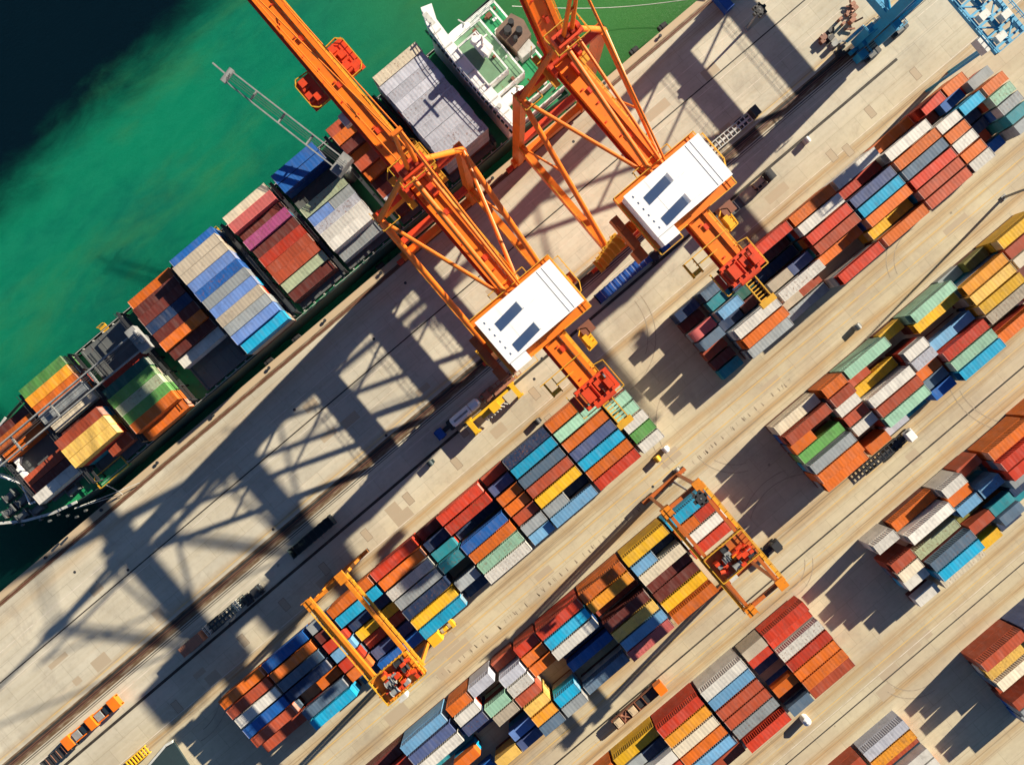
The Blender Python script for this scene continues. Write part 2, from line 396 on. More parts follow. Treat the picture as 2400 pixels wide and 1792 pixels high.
# ------------------------------------------------------------------ containers
PAL = {'or':(.58,.125,.010),'rd':(.48,.036,.012),'br':(.36,.062,.024),'mr':(.12,.022,.016),'yl':(.66,.37,.012),'ym':(.74,.46,.10),
 'wh':(.60,.58,.52),'cr':(.66,.58,.43),'gy':(.27,.30,.31),'gw':(.44,.455,.51),'gb':(.09,.145,.21),'in':(.06,.085,.19),'nv':(.010,.030,.085),  # gw is also the painted shade tone of the white ship stack
 'bl':(.010,.10,.36),'cy':(.006,.30,.50),'lb':(.13,.31,.50),'tl':(.015,.22,.27),'mt':(.29,.52,.37),'gn':(.10,.30,.07),'gd':(.01,.09,.07),
 'be':(.42,.36,.27),'pk':(.60,.13,.12),'pu':(.38,.07,.20),'lg':(.36,.42,.27),'oy':(.72,.29,.02),'ol':(.16,.15,.03),'sb':(.12,.22,.50)}
PNAME = {'or':'orange','rd':'bright red','br':'brick red','mr':'dark maroon','yl':'yellow','ym':'pale yellow','wh':'white','cr':'cream','gy':'grey',
 'gw':'greyish white','gb':'slate blue','in':'dusty indigo','nv':'navy','bl':'deep blue','cy':'cyan','lb':'light blue','tl':'dark teal','mt':'mint green','gn':'leaf green',
 'gd':'dark green','be':'beige','pk':'pink','pu':'purple','lg':'grey green','oy':'amber','ol':'olive','sb':'striped blue'}
W = 2.44; HC = 2.6
def cont_meshes(L):
    # frame + sides
    m = MB(); e = .09
    for u in (-L/2, L/2-.16):
        for v in (-W/2, W/2-.16): m.box(u,u+.16,v,v+.16,0,HC)
    for v in (-W/2, W/2-.1):
        m.box(-L/2+.16,L/2-.16,v,v+.1,0,.18); m.box(-L/2+.16,L/2-.16,v,v+.1,HC-.14,HC-.01)
    m.box(-L/2,-L/2+.1,-W/2+.16,W/2-.16,HC-.14,HC-.01); m.box(L/2-.1,L/2,-W/2+.16,W/2-.16,HC-.14,HC-.01)
    for u in (-L/2-.01, L/2-.17):
        for v in (-W/2-.01, W/2-.17): m.box(u,u+.18,v,v+.18,HC-.12,HC+.015)
    # corrugated long sides
    n = int(L/.56)*4; x0 = -L/2+.16; st = (L-.32)/n
    for sv in (-1, 1):
        o = []; 
        for i in range(n+1):
            off = .035 if (i%4) in (0,1) else .085
            y = sv*(W/2-off)
            o.append((x0+i*st, y, .18)); o.append((x0+i*st, y, HC-.14))
        m.add(o, [(2*i,2*i+1,2*i+3,2*i+2) for i in range(n)])
    m.box(L/2-.09,L/2-.04,-W/2+.16,W/2-.16,.1,HC-.14)
    m.box(-L/2+.16,L/2-.16,-W/2+.1,W/2-.1,.1,.16)
    body = m.build('body_tmp', 'cont', org=(0,0,0)).data
    # roof panel, pressed ribs across
    r = MB(); n = int(L/.86)*4; x0 = -L/2+.1; st = (L-.2)/n; o = []
    for i in range(n+1):
        z = HC-.02-(.010 if (i%4) in (0,1) else .0)
        o.append((x0+i*st, -W/2+.1, z)); o.append((x0+i*st, W/2-.1, z))
    r.add(o, [(2*i,2*i+1,2*i+3,2*i+2) for i in range(n)])
    roof = r.build('roof_tmp', 'cont', org=(0,0,0)).data
    d = MB()
    for a, b in ((-W/2+.18,-.02),(.02,W/2-.18)):
        d.box(-L/2-.005,-L/2+.05,a,b,.16,HC-.16)
        for f in (.25,.75):
            y = a+(b-a)*f; d.tube((-L/2-.05,y,.12),(-L/2-.05,y,HC-.14),.025,.025,6)
    for x in (-L/2+.0,): d.box(x,x+.11,-W/2+.02,W/2-.02,HC-.005,HC+.022)
    door = d.build('door_tmp', 'cont', org=(0,0,0)).data
    for nm in ('body_tmp','roof_tmp','door_tmp'):
        for ob in [x for x in bpy.data.objects if x.name.startswith(nm)]: bpy.data.objects.remove(ob)
    return body, roof, door
MESH = {40: cont_meshes(12.19), 20: cont_meshes(6.06)}
for k, t in MESH.items():
    for me, nm in zip(t, ('shipping_container','roof','door')): me.name = nm
LEN = {40:12.19, 20:6.06}
ALL = []      # dicts of top containers
LOW = MB()    # everything that is not an individual
LOWC = []
def low_box(u0, v0, L, z, col):
    j = .9+.2*rnd.random()
    c = (col[0]*j, col[1]*j, col[2]*j)
    LOW.box(u0, u0+L, v0, v0+W, z, z+HC-.03, c)
def place_block(bname, v0, pitch, bays, zbase=0.0, maxslots=7, du=.25, where='yard', squash=False):
    for bi, (u0, size, slots) in enumerate(bays):
        for si, s in enumerate(slots.split()):
            for part, q in enumerate(s.split('/')):
                two = '/' in s
                if q[0] == '-': continue
                code = q[:2]; t = float(q[2:])
                if squash and t > 1.2: t = 1+(t-1)*.8
                sz = 20 if (two or size == 20) else 40
                L = LEN[sz]
                uu = u0 + (part*(12.19-6.06) if two else 0) + (rnd.random()-.5)*du
                vv = v0 + si*pitch + (rnd.random()-.5)*.12
                ztop = zbase + t*HC; z = ztop-HC; k = 0
                zz = z-HC
                while zz > zbase-HC*.6:
                    zb = max(zz, zbase)
                    cc = rnd.choice(['br','or','mr','bl','wh','gb','rd','gy','tl','cy','be'] if rnd.random()<.55 and si else [code])
                    if zz >= zbase-.05:
                        low_box(uu+(rnd.random()-.5)*.12, vv+(rnd.random()-.5)*.08, L, zz, PAL[cc])
                    else:
                        LOW.box(uu+.1, uu+L-.1, vv+.08, vv+W-.08, zbase, zz+HC-.03, PAL['mr'])
                    zz -= HC; k += 1
                ALL.append(dict(b=bname, bay=bi, slot=si, part=part if two else 0, two=two, nb=len(bays), size=sz, u=uu+L/2, v=vv+W/2, z=z, code=code, where=where))
PIT = 2.86
R1 = [(-99.2,40,'or3 br3 wh3 bl3 br3 br2 -'),(-86.3,40,'bl3 or3 gb3 nv3 -/or2 gb3 cy3'),(-72.6,20,'gy3 mr3 rd3 lb3 rd3 or3 nv1'),
 (-65.8,40,'or4 cy4 nv2 yl2 br1.4 in2 bl3'),(-52.9,40,'rd4 or4 wh4 gy4 nv4 yl4 cy4'),(-39.9,20,'mr2 nv3 tl3 tl4 - gy3.5 nv2'),
 (-33.2,40,'rd4 rd4 nv1 bl4 or4 mt4 wh4'),(-20.1,20,'br2 in3 or3.5 or3.5 br3.5 gy4 lb3.5'),(-13.4,40,'nv4 cy4 gb4 br4 yl4 gy4/nv2 lb4'),
 (-.45,40,'or4 mt4 or4 in4 cy4 or4 rd4'),(12.55,20,'gy3 be3 mt4 mt4 wh4 gn4 wh4')]
R1B = [(38.7,20,'nv2.5 mr1 pk3 gb3 br1 mr1 tl1'),(46.1,20,'gb3.5 tl2.5 lb4 nv1 - - -'),(52.5,20,'nv2 nv3 gd1 mr1 - - -'),(46.1,40,'- - - - wh4 or4 gy3'),
 (59.3,40,'rd4 mr1 nv1 be3/in3 wh4 be1.2/br1 gy1'),(72.3,40,'or4 wh4 rd4 br4 or2.6 - rd4'),(85.4,40,'wh4 rd2.6 in4 cy4 or4 yl2.5 or4'),
 (98.5,40,'or2 wh4 or4 gb4 rd4 br4 br4'),(111.3,20,'rd4 mr1 wh4 or4 wh4 or4 wh4'),(117.9,20,'or4 bl2 cy4 nv2 nv2 br1 bl2'),(124.8,20,'- gy3 or4 mt4 gy4 tl4 gy4')]
R2 = [(-86.2,40,'mr2 rd3 br3 gy2 or3 -'),(-73.3,40,'lb4 in4 wh4 tl1 -/or3 - bl1.4'),(-59.6,20,'or4 wh4 in4 nv1 - - ym3'),(-52.9,20,'gw4 - mt4 be4 - sb3 in3'),
 (-46.2,20,'br2 gw4 wh4 br4 ym4 oy4 gb4'),(-39.5,20,'rd3.4 or3.4 or3.4 - - cy4 gy4'),(-32.8,40,'rd4 cy4 wh4 nv1 bl2 - gb3'),
 (-19.8,40,'or4 oy4 br1.6 mr4 ym4 lb4 pk4'),(-6.8,40,'yl4 lb4/nv2 cr4 mr3 mr3 yl3 or4'),(6.0,40,'cy4 or4/rd4 wh4 rd4 - - -')]
R2B = [(39.3,40,'cr3 br4 or3.2/- gn3.2 gy4 or4 or3'),(52.5,20,'or4 br4 wh3.4 br3.4 wh3.4 - or3'),(59.2,40,'mt4 br2.4/- yl2.2 wh4 br4 mt4 gw2/tl1.5'),
 (72.1,20,'yl2 - wh4 gw4 or3.3 gb3 bl3'),(79.0,40,'mt4 yl3 - lb2.8 rd4 mt4 cy4'),(92.0,40,'gy1/ol2 oy4 ym4 yl4 be4 - or3'),(104.9,40,'yl4 br4 cr4 mr3 gb3 or2')]
R3 = [(-51.7,40,'or2 yl1 gy2 nv2 mr2 br2 -'),(-38.8,40,'yl2 gy2/nv2 wh3 rd3 tl2 mr2 br1'),(-26.3,40,'rd3 oy3 cr3 or3 lb3 nv1.2 br1'),(-13.2,40,'wh3 lb3 br3 br3 gy3 mr1 rd2'),
 (-.2,20,'be2.4 rd1.7 nv1 - or2 mr1 gb2'),(6.3,40,'rd2.3 rd1.3 wh2.2 rd2.3 or2.3 or2.3 br2')]
R3B = [(38.9,20,'wh3 - br3 cr3 wh2.5 - wh1.7'),(46.1,40,'or1.8 wh3.4 - lg1.8 gb3 cy3 cr2'),(58.8,20,'wh3.2 or2.8 lb3 ol1.4 br2.4 - yl1.4'),(65.4,20,'br2.2 - lb3 - tl2.3 gb2.6 nv1'),
 (72.1,40,'or3.4 rd4 rd4 gy3 nv2 tl1 -'),(85.1,40,'or3 rd4 br4 gy3 cy2 - -')]
R4 = [(-20,40,'or2 br2 wh2 gy1'),(-6.8,40,'br2 or2.5 wh2 gy1'),(6.4,40,'gw2 oy2 br1 wh2 wh2 or1')]
R4B = [(40.0,40,'br3 ym2.6 cr3 br1.5 br3 gy3 gy2'),(53.0,40,'in3 yl3 rd3 br2 or2'),(66,40,'br3 yl2 bl3')]
place_block('quayside row', 12.3, PIT, R1, squash=True); place_block('upper right stack', 12.3, PIT, R1B, squash=True)
place_block('middle row', 46.9, PIT, R2, squash=True); place_block('right middle stack', 46.9, PIT, R2B, squash=True)
place_block('third row', 82.2, PIT, R3); place_block('far right stack', 82.2, PIT, R3B)
place_block('bottom row', 118.6, PIT, R4); place_block('bottom right stack', 118.6, PIT, R4B)
LOW.box(6.9,18.9,101.9,102.5,0,1.6,PAL['yl'])
# ship cargo
SZ = 5.6; SP = 2.48; SV = -70.4
SHIP = [(-99.6,40,'- mr1 or1.6 or1 - - br.9 mr.9 wh1.5 -'),(-86.0,40,'gn2 oy2 or2 gy2.2 cr1.7 mr1 br3 ym3 ym3 -/br1.4'),(-71.6,40,'- - - - rd1 gd2.2 gn2.3 lg2.3 gn2.3 or2.3 or1.3'),
 (-54.9,40,'or1.4 mr1.8 mr2 nv2 mr2 or2 mr1.6 wh1.2 - -'),(-41.0,40,'bl2.2 be3 be3 sb3 bl3 gy3 sb3 be3 gy3 sb2.9 cy2.5'),
 (-25.7,40,'cr2 pk2.4 mr1.6 pu2.2 mr1.8 rd2 br2 br2 lg1.8 mr1.6'),(-11.4,40,'bl2 bl2 - - lg2 sb1.8/gy1.8 gw1.8 wh2.3 wh2.3 gy1.2'),
 (4.8,40,'br2 or2.2 mr2 or1.4 br2 or1.6 mr1 br1.6 gw1.6 mr1'),(19.7,40,'cr3.9 gw3.8 gw3.8 gw3.8 gw3.8 gw3.8 gw3.8 gw3.8 gw3.8 gw3.8')]  # last bay is a white stack: sunlit row painted cream, shaded rows lavender grey
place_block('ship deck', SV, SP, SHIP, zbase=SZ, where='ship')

# choose the 300 that show largest
def px_of(u, v, z):
    s = F/(H-z); dx = u*CT+v*ST; dy = u*ST-v*CT
    return 1200+dx*s, 896-dy*s
def vis(d):
    L = LEN[d['size']]; n = 0
    for i in range(7):
        for j in range(3):
            x, y = px_of(d['u']-L/2+L*(i+.5)/7, d['v']-W/2+W*(j+.5)/3, d['z']+HC)
            if 0 <= x <= 2400 and 0 <= y <= 1792: n += 1
    return n/21*L
for d in ALL: d['vis'] = vis(d)
order = sorted(range(len(ALL)), key=lambda i: -(ALL[i]['vis']+.3*ALL[i]['z']/HC))
keep = set(i for i in order[:300] if ALL[i]['vis'] > .3)
ORD = ['first','second','third','fourth','fifth','sixth','seventh','eighth','ninth','tenth','eleventh','twelfth','thirteenth']
firstmade = {}
slotmap = {(d['b'],d['bay'],d['slot']): d['code'] for d in ALL}
for i, d in enumerate(ALL):
    L = LEN[d['size']]
    if i not in keep:
        low_box(d['u']-L/2, d['v']-W/2, L, d['z'], PAL[d['code']]); continue
    body, roof, door = MESH[d['size']]
    o = bpy.data.objects.new('shipping_container', body); COL.objects.link(o)
    o.location = (d['u'], -d['v'], d['z']); o.rotation_euler.z = R((rnd.random()-.5)*.7)
    c = PAL[d['code']]; j = .9+.2*rnd.random()
    col = (c[0]*j, c[1]*j, c[2]*j, 1)
    o.color = col
    for me, nm in ((roof,'roof'),(door,'door')):
        k = bpy.data.objects.new(nm, me); COL.objects.link(k); k.parent = o; k.color = col if nm == 'roof' else tuple(x*.62+y*.38 for x, y in zip(col, (.62,.56,.48,1)))
        if nm == 'door' and rnd.random() < .5: k.rotation_euler.z = math.pi; 
    sz = 'long' if d['size'] == 40 else 'short'
    half = (', nearer half of its slot' if d['part'] == 0 else ', farther half of its slot') if d['two'] else ''
    if d['where'] == 'ship':
        lab = '%s %s container on ship, %s from sea, %s bay from bow' % (sz, PNAME[d['code']], ORD[d['slot']], ORD[d['bay']])
        grp = 'containers stacked on the ship'
        if d['two']: lab = '%s %s ship container, %s from sea, %s bay from bow, %s half' % (sz, PNAME[d['code']], ORD[d['slot']], ORD[d['bay']], 'bow' if d['part']==0 else 'stern')
    else:
        lab = '%s %s container, %s across, %s bay from left, %s' % (sz, PNAME[d['code']], ORD[d['slot']], ORD[d['bay']], d['b'])
        if d['two']: lab = '%s %s container, %s half, %s across, %s bay, %s' % (sz, PNAME[d['code']], 'left' if d['part']==0 else 'right', ORD[d['slot']], ORD[d['bay']], d['b'])
        grp = 'containers stacked in the yard'
    tag(o, lab, 'shipping container', grp)
def build_low():
    me = bpy.data.meshes.new('lower_containers')
    me.from_pydata([(x,-y,z) for x,y,z in LOW.v], [], LOW.f)
    bm = bmesh.new(); bm.from_mesh(me); bmesh.ops.recalc_face_normals(bm, faces=bm.faces); bm.to_mesh(me); bm.free()
    a = me.color_attributes.new('paint', 'FLOAT_COLOR', 'CORNER')
    li = 0
    for pi, p in enumerate(me.polygons):
        c = LOW.c[pi]
        for l in p.loop_indices: a.data[l].color = (c[0],c[1],c[2],1)
    me.materials.append(M['contattr'])
    o = bpy.data.objects.new('lower_containers', me); COL.objects.link(o)
    tag(o, 'mixed colour containers in the lower tiers and far ends of stacks', 'shipping containers', kind='stuff')
build_low()

#SHIP_AND_REST
# ------------------------------------------------------------------ ship
DZ = 4.2
near, far = -43.3, -70.9
def hull_pts(off=0.0):
    n = [(53.5,near+off+.6),(40,near+off),(-88,near+off),(-95,near+off-1.0),(-101,near+off-2.6),(-107,near+off-5.4),(-112,near+off-8.8),(-115.5,near+off-12.4)]
    f = [(u, near+far-v) for u, v in reversed(n)]
    return n+f
ship = empty('container_ship', -30, -57, -3, 'green decked container ship loaded with coloured containers moored along the quay', 'container ship')
hp = hull_pts()
m = MB(); m.prism(hp, -5, DZ-.02); m.build('hull', 'hull', ship)
m = MB(); m.prism(hull_pts(-.35)[:8]+[(u, v+.0) for u, v in [(x, near+far-y) for x, y in reversed(hull_pts(-.35)[:8])]], DZ-.02, DZ)
dk = m.build('deck', 'deck', ship)
m = MB()
for i in range(len(hp)):      # bulwark and its pale cap
    a = hp[i]; b = hp[(i+1)%len(hp)]
    m.beam((*a,DZ+.5), (*b,DZ+.5), .16, 1.0)
m.build('bulwark', 'hull', ship)
m = MB()
for i in range(3, 12):
    a = hp[i]; b = hp[(i+1)%len(hp)]; m.beam((*a,DZ+1.05), (*b,DZ+1.05), .6, .16)
m.build('bow_rail_cap', 'pale', ship)
# hatches and coamings
for u0, _, slots in SHIP:
    h = MB().box(u0-.3,u0+12.5,SV+.2,near-1.0,DZ,SZ-.45)
    h.box(u0-.3,u0+.1,SV+.2,near-1.0,SZ-.45,SZ-.2); h.box(u0+12.1,u0+12.5,SV+.2,near-1.0,SZ-.45,SZ-.2)
    for k in range(1, 5):
        v = SV+.2+k*5.2; h.box(u0+.1,u0+12.1,v-.08,v+.08,SZ-.45,SZ-.33)
    for k in range(1, 5):
        u = u0+k*2.45; h.box(u-.1,u+.1,SV+.4,near-1.2,SZ-.45,SZ-.4)
    if u0 == -99.6: h = MB().box(u0+.5,u0+12.5,SV+4,near-4.5,DZ,SZ-.3)
    h.build('hatch_cover', 'hatch', ship)
for u in (-100.4,-87.0,-72.7,-58.2,-42.0,-27.2,-12.6,3.6,17.9,32.3):
    m = MB(); zt = 9.4 if u > -90 else 8
    v0, v1 = (far+1.0, near-.8) if u > -98 else (far+5, near-5.2)
    for v in [v0+k*(v1-v0)/6 for k in range(7)]: m.box(u-.25,u+.25,v-.12,v+.12,DZ,zt)
    m.box(u-.35,u+.35,v0,v1,zt-.15,zt); m.box(u-.3,u+.3,v0,v1,6.8,6.95)
    m.beam((u-.35,v0,zt+.9),(u-.35,v1,zt+.9),.1); m.beam((u+.35,v0,zt+.9),(u+.35,v1,zt+.9),.1)
    m.build('lashing_bridge', 'dark', ship)
m = MB()
for i in range(1, 11): 
    a = hp[i]
for u in range(-86, 52, 3):      # side passage fittings
    for v in (near-.6, far+.6):
        m.box(u-.15,u+.15,v-.1,v+.1,DZ,DZ+1.2)
m.beam((-88,near-.25,DZ+1.2),(52,near-.25,DZ+1.2),.09); m.beam((-88,far+.25,DZ+1.2),(52,far+.25,DZ+1.2),.09)
m.build('deck_railing', 'pale', ship)
for (px, py) in [(640,380),(712,372),(508,545),(560,500),(252,780),(395,560+20)]:
    u, v = P(px, py, DZ+1); v = far+.4
    m = MB().box(u-.9,u+.9,v-1.3,v+.3,DZ+.6,DZ+.9); m.rail([(u-.9,v-1.3),(u+.9,v-1.3)], DZ+.9, 1, .1); m.build('accommodation_platform', 'rail', ship)
# bow gear
m = MB()
for (px, py) in [(30,1195),(60,1205),(95,1190),(30,1160),(178,1145),(60,1170)]:
    u, v = P(px, py, DZ); m.tube((u-1.2,v,DZ+.9),(u+1.2,v,DZ+.9),.75,.75,12); m.box(u-1.6,u+1.6,v-1.0,v+1.0,DZ,DZ+.4); m.box(u-1.5,u-1.2,v-1.0,v+1.0,DZ,DZ+1.7); m.box(u+1.2,u+1.5,v-1.0,v+1.0,DZ,DZ+1.7)
for k in range(10):
    u, v = P(15+k*21, 1222-k*3+(k%3)*6, DZ); m.tube((u,v,DZ),(u,v,DZ+.9),.25,.3,8)
m.build('mooring_winch', 'hatch', ship)
m = MB()
a = P(-10,1112,DZ+2); b = P(52,1132,DZ+2); c = P(72,1180,DZ+2); e = P(100,1166,DZ+2)
m.beam((*a,DZ+1.2),(*b,DZ+1.2),.3,2.4); m.beam((*b,DZ+1.2),(*c,DZ+1.2),.3,2.4); m.beam((*c,DZ+1.2),(*e,DZ+1.2),.3,2.4)
m.beam((*P(-10,1072,DZ+2),DZ+1.4),(*P(45,1085,DZ+2),DZ+1.4),2.8,2.2); m.beam((*P(20,1080,DZ+2),DZ+1.4),(*P(75,1140,DZ+2),DZ+1.4),2.0,2.2)
m.tube((*P(8,1078,DZ+2),DZ),(*P(8,1078,DZ+2),DZ+5),1.0,.8,12)
m.build('breakwater', 'white', ship)
m = MB()      # open green hatch frame amidships near the quay side
u, v = P(265,1105,DZ+1); m.box(u-4,u+4,v-1.2,v+1.2,DZ,DZ+1.2); m.build('green_locker', 'deck', ship)
m = MB(); m.rail([(u-4.2,v-1.4),(u+4.2,v-1.4),(u+4.2,v+1.4),(u-4.2,v+1.4),(u-4.2,v-1.4)], DZ+1.2, 1, .1); m.build('locker_rail', 'rail', ship)
# superstructure
def deckhouse(name, boxes, mat='white', top='deck', railz=True):
    m = MB(); t = MB(); r = MB()
    for (u0,u1,v0,v1,z0,z1) in boxes:
        m.box(u0,u1,v0,v1,z0,z1)
        t.box(u0+.25,u1-.25,v0+.25,v1-.25,z1,z1+.05)
        r.rail([(u0+.1,v0+.1),(u1-.1,v0+.1),(u1-.1,v1-.1),(u0+.1,v1-.1),(u0+.1,v0+.1)], z1, 1.1, .09, 2.2)
    o = m.build(name, mat, ship); t.build('deck_floor', top, o); r.build('railing', 'white', o); return o
def ssmap(p):
    K = ((0,0),(4.2,4.2),(7.5,7.0),(11.5,9.6),(15.2,12.2),(19.6,15.2),(22.6,17.4),(26,19.6),(33,24.5),(99,80))
    z = p[2]; u = min(p[0]+1.5, 53.3) if p[0] > 33 else p[0]; v = -57+(p[1]+57)*1.03
    for (a,b),(c,d) in zip(K[:-1], K[1:]):
        if z <= c: return (u, v, z if z < 0 else b+(z-a)*(d-b)/(c-a))
    return p
HOOK[0] = ssmap
deckhouse('main_deck_house', [(36.2,52.6,-69.6,-44.4,DZ,7.5)])
deckhouse('poop_deck_house', [(36.4,51.2,-68.2,-46.2,7.6,11.5),(36.6,48.8,-66.6,-48.2,11.6,15.2)])
deckhouse('accommodation_tower', [(36.4,44.5,-65.0,-50.0,15.3,19.6)], top='deckl')
deckhouse('wheelhouse', [(36.0,41.6,-62.5,-52.0,19.7,23.0)], top='deckl')
m = MB()      # bridge front with wings, gently bowed in plan
pts = [(33.6,-58.4),(33.7,-52),(34.1,-46),(34.4,-41.4),(36.3,-41.2),(36.6,-46),(36.4,-52),(36.4,-64),(36.8,-70),(38.2,-73.2),(35.8,-74.0),(34.4,-70.5),(33.9,-64)]
m.prism(pts, 17.6, 22.6); m.box(34.6,36.4,-70,-44,DZ,17.6)
br = m.build('bridge_front', 'white', ship)
m = MB()
for k in range(22):
    v = -70+k*1.3; m.box(33.45,33.75,v,v+.9,20.6,21.7)
m.build('bridge_window', 'glass', br)
m = MB(); m.rail([(36.2,-41.6),(34.6,-41.6),(34.0,-50),(33.7,-58),(34.1,-65),(35.4,-72.8)], 22.6, 1.1, .12, 1.5); m.box(35,36.2,-72.6,-69.5,22.6,22.65); m.build('bridge_railing', 'pale', br)
m = MB()
for k in range(7):
    v = -68+k*3.7; m.box(34.0,36.2,v,v+.25,22.6,22.9)
m.tube((35.2,-69.9,22.6),(35.2,-69.9,24.2),.25,.2,8); m.tube((35.0,-47.5,22.6),(35.0,-47.5,23.4),.5,.5,12)
m.build('bridge_fitting', 'pale', br)
m = MB(); m.box(39.0,40.6,-60.2,-57.2,23,24.6); m.prism([(38.6,-61),(41.2,-60.6),(41.6,-57),(39.4,-56.2)], 24.6, 26.8); m.tube((40,-58.6,26.8),(40,-58.6,33),.35,.2,8)
m.beam((40,-61,29.5),(40,-56.2,29.5),.3); m.beam((38.6,-58.6,31),(41.4,-58.6,31),.3); m.tube((39.4,-60.2,26.8),(39.4,-60.2,28.2),.8,.8,12)
m.build('radar_mast', 'white', ship)
m = MB(); m.prism([(45.4,-60.8),(50.4,-61.4),(51.6,-58.6),(50.8,-55.2),(46,-54.4)], 15.2, 20.5); fu = m.build('funnel', 'fun', ship)
m = MB()
for (u, v, r) in ((47.2,-58.8,.9),(48.8,-59.6,.7),(49,-57.2,.8),(47.3,-56.4,.5)): m.tube((u,v,20.5),(u,v,22.6),r,r*.9,12)
m.build('exhaust_pipe', 'dark', fu)
m = MB().box(46.2,50.0,-55.3,-52.8,15.3,19.5); m.build('vent_house', 'pale', ship)
for v, zz, u0 in ((-48.6,17,39.2),(-67.6,12.5,40)):      # lifeboats
    lb = MB(); n = 12; rings = 9; vs = []
    for i in range(rings):
        t = -1+2*i/(rings-1); rr = max(.05, (1-abs(t)**2.6)**.5)
        for j in range(n):
            a = 2*math.pi*j/n; vs.append((u0+t*3.6, v+rr*1.3*math.cos(a), zz+rr*1.2*math.sin(a)))
    fsx = [(i*n+j, i*n+(j+1)%n, (i+1)*n+(j+1)%n, (i+1)*n+j) for i in range(rings-1) for j in range(n)]+[tuple(range(n)), tuple(range((rings-1)*n, rings*n))]
    lb.add(vs, fsx); o = lb.build('lifeboat', 'white', ship, smooth=True)
    d = MB(); d.beam((u0-2.4,v-2.6,zz-1.5),(u0-2.4,v,zz+1.6),.3); d.beam((u0+2.4,v-2.6,zz-1.5),(u0+2.4,v,zz+1.6),.3); d.build('davit', 'pale', ship)
r2 = random.Random(3)
m = MB(); w_ = MB()
for k in range(26):      # small deck fittings on the tiers of the superstructure
    u = r2.uniform(37.5,52); v = r2.uniform(-69,-45)
    z = DZ
    for (a,b,c,e,z0,z1) in ((36.2,52.6,-69.6,-44.4,DZ,7.5),(36.4,51.2,-68.2,-46.2,7.6,11.5),(36.6,48.8,-66.6,-48.2,11.6,15.2),(36.4,44.5,-65,-50,15.3,19.6),(36,41.6,-62.5,-52,19.7,23)):
        if a+.4 < u < b-.4 and c+.4 < v < e-.4: z = z1
    s = r2.uniform(.2,.55)
    (m if k%3 else w_).box(u-s,u+s*r2.uniform(.4,1.4),v-s*r2.uniform(.3,1.6),v+s*.6,z,z+r2.uniform(.5,1.6))
m.build('deck_fitting', 'white', ship); w_.build('deck_machinery', 'cranedk', ship)
m = MB()
for v in (-66,-62,-52,-48): m.tube((52.9,v-1,DZ+.8),(52.9,v+1,DZ+.8),.5,.5,10)
m.build('stern_winch', 'pale', ship)
HOOK[0] = None
# ship's cranes
def ship_crane(base, piv, tip, ztop, zt, gap, mat='pale'):
    cr = MB(); bu, bv = base
    cr.tube((bu,bv,DZ),(bu,bv,ztop-3),1.6,1.3,16)
    d = (Vector((*tip,0))-Vector((*piv,0))).normalized(); n = Vector((-d.y, d.x, 0))
    c0 = Vector((bu,bv,0))
    def pt(a, b, z): q = c0+d*a+n*b; return (q.x, q.y, z)
    cr.beam(pt(-1.2,0,ztop-1.2), pt(1.2,0,ztop-1.2), gap+2.2, 2.2)
    o = cr.build('deck_crane', mat, ship)
    j = MB(); L = (Vector((*tip,0))-c0).length
    for s in (-1, 1):
        j.beam(pt(1.5, s*gap/2, ztop-1.2), pt(L-1.2, s*(gap/2-.15), zt), .3, .6)
    for f in (.28,.52,.76,.98): j.beam(pt(L*f,-gap/2,ztop-1.2+(zt-ztop)*f), pt(L*f,gap/2,ztop-1.2+(zt-ztop)*f), .35, .5)
    j.beam(pt(L-1.5,0,zt), pt(L+2.6,.2,zt+.3), .35, .4); j.tube(pt(L-1.4,-gap/2-.3,zt), pt(L-1.4,gap/2+.3,zt), .7, .7, 12)
    j.build('jib', mat, o)
    c = MB()
    for s in (-.4,.1,.5): c.beam(pt(-1.5,s,ztop+1.2), pt(L-1.5,s,zt+.6), .09)
    c.build('hoist_cable', 'cable', o)
    h = MB(); h.beam(pt(-1.0,0,ztop+.3), pt(.6,0,ztop+.3), gap*.4, .8); h.tube(pt(-.9,-gap*.4,ztop+.4), pt(-.9,gap*.4,ztop+.4), .5,.5,10); h.build('winch_house', 'grey', o)
ship_crane(P(800,385,14), P(800,385,16), P(520,170,18), 14.5, 18, 2.8, 'grey')
ship_crane(P(318,795,14), P(318,795,16), P(-60,1125,14), 13.5, 13.5, 3.9, 'grey')

# ------------------------------------------------------------------ mooring ropes
for (a, b, dr) in ((P(180,1190,DZ),P(283,1158),.6),(P(181,1189,DZ),P(330,1130),.8),(P(255,1135,DZ),P(290,1157),.3),(P(1335,245,DZ),P(1395,218),.4),(P(1200,20,DZ),P(1660,-5),3)):
    m = MB(); n = 10
    for i in range(n):
        f0, f1 = i/n, (i+1)/n
        q = lambda f: (a[0]+(b[0]-a[0])*f, a[1]+(b[1]-a[1])*f, DZ+1-(DZ+.4)*f-dr*math.sin(math.pi*f))
        m.tube(q(f0), q(f1), .09, .09, 6)
    mid = ((a[0]+b[0])/2, (a[1]+b[1])/2, 2)
    tag(m.build('mooring_rope', 'pale', org=mid), 'pale mooring rope stretched from the ship to the quay', 'mooring rope', 'mooring ropes')

